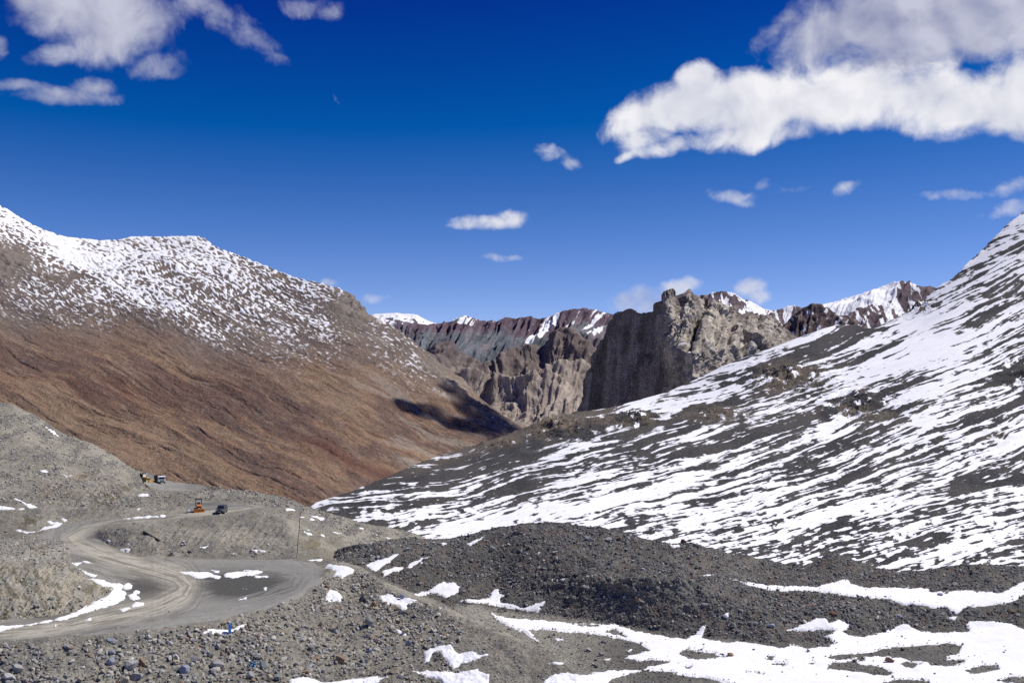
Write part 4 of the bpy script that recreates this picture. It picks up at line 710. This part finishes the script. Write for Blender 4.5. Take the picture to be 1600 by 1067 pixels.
# ---- charcoal SUV on the upper road
p = on(LA, 346, 801, -.02); heading = math.radians(-86)
sv = thing('parked_car', 'dark grey off-road car facing the camera on the upper gravel road', 'car', p, heading)
MB().prism([(-2.25, .42), (2.12, .42), (2.26, .62), (2.22, .98), (1.95, 1.08), (1.08, 1.16), (-2.2, 1.14), (-2.3, .8)], -.90, .90, bev=.07).build('body', paint['charcoal_paint'], sv)
m = MB().prism([(-2.16, 1.13), (1.08, 1.14), (.42, 1.72), (.2, 1.79), (-1.85, 1.80), (-2.05, 1.68)], -.80, .80, bev=.06); m.build('cabin', paint['charcoal_paint'], sv)
MB().prism([(1.03, 1.21), (1.075, 1.22), (.47, 1.72), (.42, 1.70)], -.70, .70, bev=.012).build('windscreen', paint['dark_glass'], sv)
MB().prism([(-2.14, 1.25), (-2.09, 1.25), (-2.03, 1.66), (-2.07, 1.65)], -.64, .64, bev=.008).build('rear_window', paint['dark_glass'], sv)
for sy in (-1, 1):
    MB().prism([(.78, 1.21), (.40, 1.66), (-.35, 1.69), (-.35, 1.21)], sy * .795, sy * .815, bev=.004).build('side_window', paint['dark_glass'], sv)
    MB().prism([(-.45, 1.21), (-.45, 1.69), (-1.75, 1.68), (-1.9, 1.21)], sy * .795, sy * .815, bev=.004).build('side_window', paint['dark_glass'], sv)
    MB().box((2.2, sy * .66, .90), (.10, .34, .17), bev=.03).build('headlight', paint['lamp_glass'], sv)
    MB().box((.85, sy * .99, 1.2), (.16, .20, .15), bev=.04).build('mirror', paint['charcoal_paint'], sv)
    MB().cyl((.1, sy * .66, 1.85), (-1.7, sy * .66, 1.86), .025, seg=8).build('roof_rail', paint['steel'], sv)
MB().box((2.24, 0, .88), (.06, .92, .22), bev=.02).build('grille', paint['dark_metal'], sv)
MB().box((2.26, 0, .55), (.14, 1.76, .26), bev=.06).build('bumper', paint['dark_body'], sv)
MB().box((2.34, 0, .56), (.02, .50, .12), bev=.004).build('number_plate', paint['white_plate'], sv)
for x in (1.38, -1.38):
    for sy in (-1, 1): wheel(sv, x, sy * .80, .38, .25)

# ---- orange bulldozer with a canopy
p = on(LA, 311, 799.5, -.05); heading = math.radians(-69)
dz = thing('bulldozer', 'orange bulldozer under a canopy beside the cut bank, blade towards the camera', 'bulldozer', p, heading)
for sy in (-1, 1):
    m = MB().prism([(-1.7, .28), (-1.35, .02), (1.2, .02), (1.55, .3), (1.5, .62), (1.2, .82), (-1.3, .82), (-1.7, .6)], sy * .62, sy * 1.0, bev=.05)
    for k in range(12): m.box((-1.35 + k * .24, sy * .81, .03), (.10, .40, .07), bev=.01)
    m.build('track', paint['dark_metal'], dz)
    MB().box((-.1, sy * .81, .86), (2.2, .46, .08), bev=.02).build('track_guard', paint['orange_paint'], dz)
MB().prism([(-1.4, .5), (1.35, .5), (1.35, 1.5), (1.2, 1.72), (-.1, 1.78), (-.2, 1.3), (-1.4, 1.3)], -.56, .56, bev=.06).build('engine_hood', paint['orange_paint'], dz)
MB().box((1.36, 0, 1.12), (.05, .86, .62), bev=.02).build('radiator_grille', paint['dark_metal'], dz)
MB().cyl((.6, .2, 1.7), (.6, .2, 2.25), .06, seg=12).build('exhaust_pipe', paint['dark_metal'], dz)
m = MB()
for k in range(7):
    a0 = -1.05 + k * .3; zz = .12 + k * .115; m.box((1.98 - .16 * math.cos((k - 3) * .42), 0, zz), (.08, 2.3, .135), rot=(0, (k - 3) * .22, 0), bev=.015)
m.build('blade', paint['orange_paint'], dz)
for sy in (-1, 1): MB().box((1.1, sy * 1.08, .42), (1.7, .12, .16), bev=.02).build('push_arm', paint['orange_paint'], dz)
MB().box((1.42, 0, .98), (.05, .56, .14), bev=.01).build('plate', paint['white_plate'], dz)
m = MB().box((-.75, 0, 1.55), (.5, .6, .16), bev=.05).box((-1.0, 0, 1.85), (.14, .6, .6), bev=.05); m.build('seat', paint['interior'], dz)
for sx in (-1.25, -.05):
    for sy in (-1, 1): MB().cyl((sx, sy * .62, 1.25), (sx, sy * .62, 2.78), .045, seg=10).build('canopy_post', paint['dark_metal'], dz)
MB().box((-.65, 0, 2.84), (1.75, 1.5, .12), bev=.04).build('canopy', paint['dark_metal'], dz)

# ---- yellow loader tractor behind the shoulder
p = on(LA, 222, 752, -.35); p.y += 2; heading = math.radians(-32)
lt = thing('wheel_loader', 'yellow wheel loader with dark cab roof working behind the gravel shoulder', 'loader', p, heading)
MB().prism([(.1, .75), (2.2, .75), (2.25, 1.35), (2.05, 1.62), (.1, 1.72)], -.52, .52, bev=.06).build('engine_hood', paint['yellow_paint'], lt)
MB().box((-.95, 0, .95), (2.1, 1.0, .5), bev=.06).build('rear_frame', paint['yellow_paint'], lt)
for sx in (-1.35, .05):
    for sy in (-1, 1): MB().cyl((sx, sy * .66, 1.2), (sx, sy * .64, 2.85), .055, seg=10).build('cab_post', paint['dark_metal'], lt)
MB().box((-.65, 0, 2.92), (1.75, 1.6, .16), bev=.05).build('cab_roof', paint['dark_metal'], lt)
MB().box((.07, 0, 2.25), (.03, 1.16, 1.0), bev=.008).build('front_window', paint['lamp_glass'], lt)
for sy in (-1, 1): MB().box((-.65, sy * .66, 2.2), (1.24, .03, 1.0), bev=.008).build('side_window', paint['dark_glass'], lt)
MB().box((2.27, 0, 1.1), (.05, .74, .55), bev=.02).build('radiator_grille', paint['dark_metal'], lt)
for sy in (-1, 1): MB().box((2.1, sy * .62, .9), (2.4, .14, .22), rot=(0, .28, 0), bev=.03).build('loader_arm', paint['yellow_paint'], lt)
m = MB().box((3.45, 0, .42), (.08, 2.1, .75), rot=(0, -.25, 0), bev=.02).box((3.75, 0, .1), (.75, 2.1, .08), bev=.02)
for sy in (-1, 1): m.box((3.7, sy * 1.03, .36), (.62, .06, .55), bev=.02)
m.build('bucket', paint['yellow_paint'], lt)
for x, r in ((1.5, .5), (-1.2, .72)):
    for sy in (-1, 1): wheel(lt, x, sy * .86, r, .36)

# ---- blue marker post, poles, beam, plastic scrap
p = on(LA, 359, 990, -.12)
mp = thing('marker_post', 'blue painted marker post standing in snow at the road edge', 'post', p, math.radians(38))
MB().box((0, 0, .82), (.34, .34, 1.5), bev=.03).build('shaft', paint['blue_paint'], mp)
MB().box((0, 0, 1.60), (.40, .40, .08), bev=.03, taper=.8).build('cap', paint['blue_paint'], mp)
MB().box((0, 0, .08), (.62, .62, .20), bev=.04).build('base', paint['pale_concrete'], mp)
def pole(a, b, r, label, group):
    m = MB(); a = Vector(a); b = Vector(b); n = 7
    pts = [a.lerp(b, k / n) + Vector((.025 * math.sin(k * 1.7), 0, 0)) for k in range(n + 1)]
    for u, v in zip(pts[:-1], pts[1:]): m.cyl(u, v, r, r * .97, seg=10)
    m.cyl(a + Vector((0, 0, -.3)), a + Vector((0, 0, .15)), r * 2.0, r * 1.3, seg=10)
    o = m.build('pole', paint['rust'], None); tag(o, label, 'pole', group); return o
a = on(LA, 464, 871, 0); k_ = a.y / FPX; pole(a, (a.x + 6 * k_, a.y, a.z + 71 * k_), .065, 'tall thin rusty pole leaning slightly at the outer bend of the road', 'thin poles by the road')
a = on(LA, 411, 771, 0); k_ = a.y / FPX; pole(a, (a.x + 1 * k_, a.y, a.z + 15 * k_), .07, 'small thin pole on the gravel crest before the brown mountain', 'thin poles by the road')
a = on(LA, 224, 832, .28); b = on(LA, 249, 846, .22); d = b - a
m = MB().box((0, 0, 0), (d.length, .36, .42), bev=.05)
o = m.build('timber_beam', paint['timber'], None); o.location = (a + b) / 2; o.rotation_euler = d.to_track_quat('X', 'Z').to_euler(); tag(o, 'long dark timber beam lying down the gravel bank', 'beam')
p = on(LA, 393, 1043, .10); m = MB(); gsz = 11; vv = {}
for i in range(gsz):
    for j in range(gsz):
        x = (i / (gsz - 1) - .5) * 1.1; z = (j / (gsz - 1)) * .95
        vv[i, j] = m.bm.verts.new((x * (1 - .3 * z) + .08 * math.sin(7 * z + i), .22 * math.sin(i * 1.25) * (1.1 - z) + .14 * math.cos(j * 1.7 + i * .6) + .5 * z, z * .75 + .09 * math.sin(i * 1.9 + j)))
for i in range(gsz - 1):
    for j in range(gsz - 1):
        if (i * 7 + j * 3) % 11 > 0: m.bm.faces.new((vv[i, j], vv[i + 1, j], vv[i + 1, j + 1], vv[i, j + 1]))
o = m.build('plastic_sheet', paint['plastic_blue'], None, True); o.location = p; tag(o, 'crumpled torn blue plastic sheet caught among the boulders', 'plastic sheet')
so_ = o.modifiers.new('thickness', 'SOLIDIFY'); so_.thickness = .02

# ------------------------------------------------------------------ 11. boulders, each an object of its own
BT = {k: simple_mat(k + '_stone', c, .9, 0, .42, 1.3, .2) for k, c in dict(grey=(.30, .298, .285), pale=(.46, .45, .425), slate=(.27, .29, .345), tan=(.40, .345, .25), orange=(.36, .235, .12), brown=(.25, .175, .115), dark=(.12, .118, .112), red=(.19, .105, .075), green=(.25, .275, .265)).items()}
SHAPES = {}
def boulder_mesh(k, tint):
    if (k, tint) in SHAPES: return SHAPES[k, tint]
    r = random.Random(100 + k); bm = bmesh.new()
    for _ in range(r.choice((12, 15, 19))):
        v = Vector((r.gauss(0, 1), r.gauss(0, 1), r.gauss(0, 1))).normalized() * r.uniform(.8, 1.0); bm.verts.new((v.x * .5, v.y * .42, v.z * .40))
    q = bmesh.ops.convex_hull(bm, input=bm.verts); bmesh.ops.delete(bm, geom=[g for g in q['geom_interior'] if isinstance(g, bmesh.types.BMVert)], context='VERTS')
    bmesh.ops.dissolve_limit(bm, angle_limit=math.radians(14), verts=bm.verts, edges=bm.edges)
    bmesh.ops.bevel(bm, geom=list(bm.edges), offset=.022, segments=1, affect='EDGES'); bmesh.ops.triangulate(bm, faces=bm.faces)
    bmesh.ops.subdivide_edges(bm, edges=[e for e in bm.edges if e.calc_length() > .16], cuts=1)
    for v in bm.verts: v.co += Vector((r.gauss(0, 1), r.gauss(0, 1), r.gauss(0, 1))) * .009
    me = bpy.data.meshes.new('boulder'); bm.to_mesh(me); bm.free(); me.materials.append(BT[tint]); SHAPES[k, tint] = me; return me
def boulder(L, px, py, wpx, hpx, tint, label, group=None, shape=None, tilt=None):
    """px, py: middle of its foot on the ground; wpx, hpx: the size it shows"""
    p = on(L, px, py); k = p.y / FPX; w, h = wpx * k, hpx * k
    o = bpy.data.objects.new('boulder', boulder_mesh(random.randrange(12) if shape is None else shape, tint)); COL.objects.link(o)
    o.scale = (w * 1.08, w * random.uniform(.7, 1.0), h * 1.2); o.rotation_euler = (random.uniform(-.2, .2), random.uniform(-.25, .25) if tilt is None else tilt, random.uniform(-.5, .5) + random.choice((0, math.pi)))
    o.location = (p.x, p.y + .2 * w, p.z + h * .36); tag(o, label, 'boulder', group); return o
KEY = [
    ('A', 202, 1047, 25, 24, 'grey', 'largest wedge-shaped grey boulder in the rubble below the road'),
    ('A', 286, 1054, 21, 22, 'slate', 'smooth blue-grey slate boulder standing upright in the rubble'),
    ('A', 171, 1040, 15, 22, 'slate', 'bluish flat slab leaning left of the wedge-shaped boulder'),
    ('A', 173, 1022, 13, 11, 'slate', 'small blue-grey block above the leaning bluish slab'),
    ('A', 171, 1002, 18, 7, 'slate', 'flat pale blue slab at the very edge of the road'),
    ('A', 220, 1042, 15, 18, 'brown', 'rusty brown boulder just right of the wedge-shaped grey boulder'),
    ('A', 25, 1052, 22, 22, 'grey', 'grey boulder with a dark shadowed side in the left rubble'),
    ('A', 10, 1062, 22, 14, 'pale', 'pale flat boulder beside the grey boulder in the left rubble'),
    ('A', 338, 1045, 26, 18, 'grey', 'wide grey block with a dark overhang left of the plastic sheet'),
    ('A', 208, 1063, 28, 15, 'grey', 'broad low grey boulder under the wedge-shaped boulder'),
    ('A', 195, 1072, 16, 22, 'tan', 'pointed tan stone below the broad low grey boulder'),
    ('A', 421, 1065, 11, 17, 'tan', 'upright tan boulder beside the round dark boulder'),
    ('A', 434, 1063, 15, 16, 'green', 'round dark greenish boulder beside the upright tan boulder'),
    ('A', 479, 1053, 15, 10, 'orange', 'bright orange-yellow stone on the dark gravel'),
    ('A', 411, 1047, 15, 20, 'green', 'pale green-grey slab right of the blue plastic sheet'),
    ('A', 391, 1060, 16, 14, 'grey', 'grey stone directly under the blue plastic sheet'),
    ('A', 529, 1037, 20, 16, 'brown', 'dark brown boulder low on the rubble slope'),
    ('A', 491, 1033, 18, 12, 'brown', 'brown tilted slab above the orange-yellow stone'),
    ('A', 471, 1002, 10, 8, 'pale', 'small pale pair-half stone high on the tan slope, nearer the road'),
    ('A', 484, 1003, 13, 9, 'pale', 'pale block high on the tan slope, just right of its smaller neighbour'),
    ('A', 577, 980, 15, 30, 'grey', 'tall pointed grey slab leaning on the spur'),
    ('A', 583, 950, 12, 14, 'orange', 'rusty orange stone above the tall leaning slab'),
    ('A', 566, 941, 15, 16, 'dark', 'dark angular boulder near the top of the spur'),
    ('A', 618, 955, 24, 13, 'tan', 'large tan slab with shadow under it beside the spur snow'),
    ('A', 640, 960, 18, 6, 'dark', 'thin dark flat slab below the spur snow'),
    ('A', 633, 990, 12, 11, 'tan', 'tan rounded stone by the small strip of snow'),
    ('A', 638, 1008, 12, 10, 'slate', 'blue-grey stone below the tan rounded stone'),
    ('A', 576, 1019, 12, 10, 'slate', 'dark bluish boulder in the middle of the rubble slope'),
    ('A', 591, 1005, 11, 8, 'brown', 'brown block up-slope of the dark bluish boulder'),
    ('A', 696, 996, 10, 9, 'brown', 'brown stone beside a dot of snow on the gravel flat'),
    ('A', 629, 935, 11, 10, 'slate', 'blue-grey block half in the spur snow'),
    ('A', 618, 1052, 26, 12, 'tan', 'long pale tan slab at the bottom of the rubble'),
    ('A', 268, 867, 9, 9, 'green', 'green-grey boulder at the foot of the road bank'),
    ('A', 296, 864, 9, 6, 'dark', 'dark boulder at the foot of the road bank'),
    ('A', 220, 738, 3.0, 6.0, 'dark', 'dark upright rock above the wheel loader'),
    ('A', 320, 766, 4, 4, 'dark', 'small black rock on the berm behind the bulldozer'),
    ('A', 279, 772, 5, 4, 'dark', 'black rock on the bank left of the bulldozer'),
    ('M', 635, 861, 11, 9, 'slate', 'blue-grey block on the dark ridge behind the road bend'),
    ('M', 951, 846, 15, 9, 'pale', 'large pale boulder on top of the dark moraine'),
    ('M', 967, 844, 10, 9, 'brown', 'brownish boulder right of the large pale one on the moraine'),
    ('M', 982, 844, 9, 8, 'pale', 'pale boulder with a sharp top on the moraine crest'),
    ('M', 918, 844, 14, 8, 'green', 'dark greenish boulder left of the large pale one on the moraine'),
    ('M', 1068, 849, 13, 9, 'red', 'rust-red boulder on the moraine crest beside a snow patch'),
    ('M', 804, 834, 7, 10, 'grey', 'upright grey boulder on the left shoulder of the moraine'),
    ('M', 894, 942, 22, 15, 'dark', 'big dark overhanging boulder on the front of the moraine'),
    ('M', 1040, 918, 44, 11, 'dark', 'long dark ledge slab at the brow of the moraine'),
    ('M', 1100, 947, 13, 8, 'grey', 'rounded grey boulder under the brow ledge'),
    ('M', 1065, 949, 8, 8, 'tan', 'pale tan boulder under the brow ledge'),
    ('M', 1122, 887, 10, 5, 'dark', 'flat dark boulder right on the moraine slope'),
    ('M', 1303, 961, 16, 8, 'red', 'red-brown boulder in the rubble above the snowfield'),
    ('M', 1405, 966, 18, 7, 'slate', 'dark blue-grey slab in the rubble above the snowfield'),
    ('M', 1581, 958, 14, 11, 'brown', 'dark brown boulder with a bit of snow against it'),
    ('M', 1470, 930, 12, 6, 'slate', 'flat grey slab at the edge of the upper snow strip'),
    ('M', 1480, 927, 7, 8, 'grey', 'small upright grey boulder at the edge of the upper snow strip'),
    ('M', 1263, 1018, 8, 5, 'dark', 'lone dark boulder lying on the open snow'),
    ('M', 1206, 981, 13, 9, 'slate', 'blue-grey boulder at the left end of the rubble bank'),
    ('M', 1391, 1035, 20, 10, 'red', 'large red-brown slab on the rubble island in the snow'),
    ('M', 1142, 1025, 14, 7, 'orange', 'rusty orange boulder at the tip of the small rubble island'),
    ('M', 1336, 1034, 7, 8, 'dark', 'dark pointed boulder on the lower rubble island'),
    ('M', 1412, 1016, 9, 7, 'dark', 'black boulder at the top of the rubble island in the snow'),
    ('M', 1325, 905, 8, 5, 'pale', 'pale orange-tinged stone above the upper snow strip'),
    ('M', 920, 1018, 12, 9, 'grey', 'grey slab on the gravel tongue beside the snowfield'),
    ('M', 940, 1025, 14, 9, 'grey', 'larger grey slab lower down the same gravel tongue'),
]
LANDS = {'A': LA, 'M': LM, 'B': LB}
for (l, px, py, w, h, t, lab) in KEY: boulder(LANDS[l], px, py, w, h, t, lab)
def fill(L, n, x0, x1, y0, y1, ok, smin, smax, tints, label, group):
    r = random.Random(hash((n, x0, y0)) & 0xffff); c = 0; tries = 0
    while c < n and tries < 4000:
        tries += 1; px = r.uniform(x0, x1); py = r.uniform(y0, y1)
        if not ok(px, py): continue
        w = smin * (1 - r.random() * .94) ** -.42; w = min(w, smax); t = r.choice(tints)
        boulder(L, px, py, w, w * r.uniform(.5, .9), t, label % t if '%' in label else label, group % t if '%' in group else group); c += 1
def at(L, a, px, py):
    j = int(np.clip((px - L.px[0, 0]) / (L.px[0, 1] - L.px[0, 0]), 0, a.shape[1] - 1)); i = int(np.argmin(np.abs(L.py[:, j] - py))); return float(a[i, j])
fill(LA, 62, 130, 560, 985, 1066, lambda x, y: at(LA, rd, x, y) < -6 and at(LA, sA, x, y) < 0 and y > np.interp(x, [0, 200, 400, 500, 560], [1006, 990, 962, 925, 910]) and (x < 300 or y > 1010), 5.5, 14, ['grey', 'grey', 'pale', 'slate', 'tan'], '%s angular boulder among the rubble below the lower road', '%s boulders in the rubble below the lower road')
fill(LA, 26, -10, 130, 1012, 1066, lambda x, y: True, 5, 11, ['grey', 'pale'], '%s stone in the rubble at the near left of the road', '%s stones in the near left rubble')
fill(LA, 30, 480, 660, 900, 1060, lambda x, y: at(LA, sA, x, y) < -.05 and y > np.interp(x, [480, 560, 620, 660], [930, 905, 930, 950]), 5, 12, ['grey', 'pale', 'dark', 'tan'], '%s stone scattered down the spur slope right of the road', '%s stones on the spur slope')
fill(LA, 24, 200, 470, 845, 870, lambda x, y: at(LA, rd, x, y) < -3, 4, 8, ['grey', 'pale'], '%s stone at the foot of the bank inside the road bend', '%s stones at the foot of the inner bank')
fill(LM, 60, 760, 1130, 830, 965, lambda x, y: at(LM, sM, x, y) < -.2 and at(LM, LM.below, x, y) > 6, 4.5, 11, ['grey', 'dark', 'grey', 'pale'], '%s boulder on the rounded dark moraine', '%s boulders on the rounded moraine')
fill(LM, 44, 1150, 1590, 930, 985, lambda x, y: at(LM, sM, x, y) < -.15, 4.5, 10, ['grey', 'dark', 'dark'], '%s boulder in the rubble ridge between the two snow strips', '%s boulders in the ridge between the snow strips')

# ------------------------------------------------------------------ 12. a small cloud out of view, added for its shadow on the lower brown slope
cm = bpy.data.materials.new('cloud_white'); cm.use_nodes = True; T = NT(cm.node_tree); T.N.clear()
df = T.node('ShaderNodeBsdfDiffuse'); df.inputs[0].default_value = (.85, .86, .88, 1); tp = T.node('ShaderNodeBsdfTransparent'); mx = T.node('ShaderNodeMixShader')
nn = T.noise(T.node('ShaderNodeTexCoord').outputs['Object'], 1 / 45.0, 6, .62).outputs[0]; T.put(mx.inputs[0], T.rng(T.sstep(nn, .34, .58), 0, 1, .28, .82)); T.L.new(tp.outputs[0], mx.inputs[1]); T.L.new(df.outputs[0], mx.inputs[2])
o_ = T.node('ShaderNodeOutputMaterial'); T.L.new(mx.outputs[0], o_.inputs[0])
bm = bmesh.new()
for px, py, rx, rz in ((640, 635, 26, 7), (668, 645, 30, 9), (700, 655, 30, 9), (728, 664, 24, 7), (700, 604, 14, 8), (722, 622, 26, 13), (748, 642, 30, 16), (770, 655, 34, 18), (795, 668, 34, 14), (760, 672, 40, 10), (724, 636, 12, 6)):
    p = LD.find(px, py); k = p[1] / FPX; c = Vector((float(p[0]), float(p[1]), float(p[2]))) + SUN * 1350
    q = bmesh.ops.create_icosphere(bm, subdivisions=4, radius=1.0)
    for v in q['verts']: v.co = c + Vector((v.co.x * rx * k, v.co.y * rz * k * 3.0, v.co.z * rz * k * .8 + v.co.x * -rx * k * .18))
co_ = np.array([v.co[:] for v in bm.verts], F32); dn = fbmP(co_, 26, 5, .6)
for v, d_ in zip(bm.verts, dn): v.co += v.normal * float(d_) * 22
me = bpy.data.meshes.new('shadow_cloud'); bm.to_mesh(me); bm.free(); me.materials.append(cm); me.polygons.foreach_set('use_smooth', np.ones(len(me.polygons), bool))
cl_ = bpy.data.objects.new('shadow_cloud', me); COL.objects.link(cl_); cl_['kind'] = 'stuff'
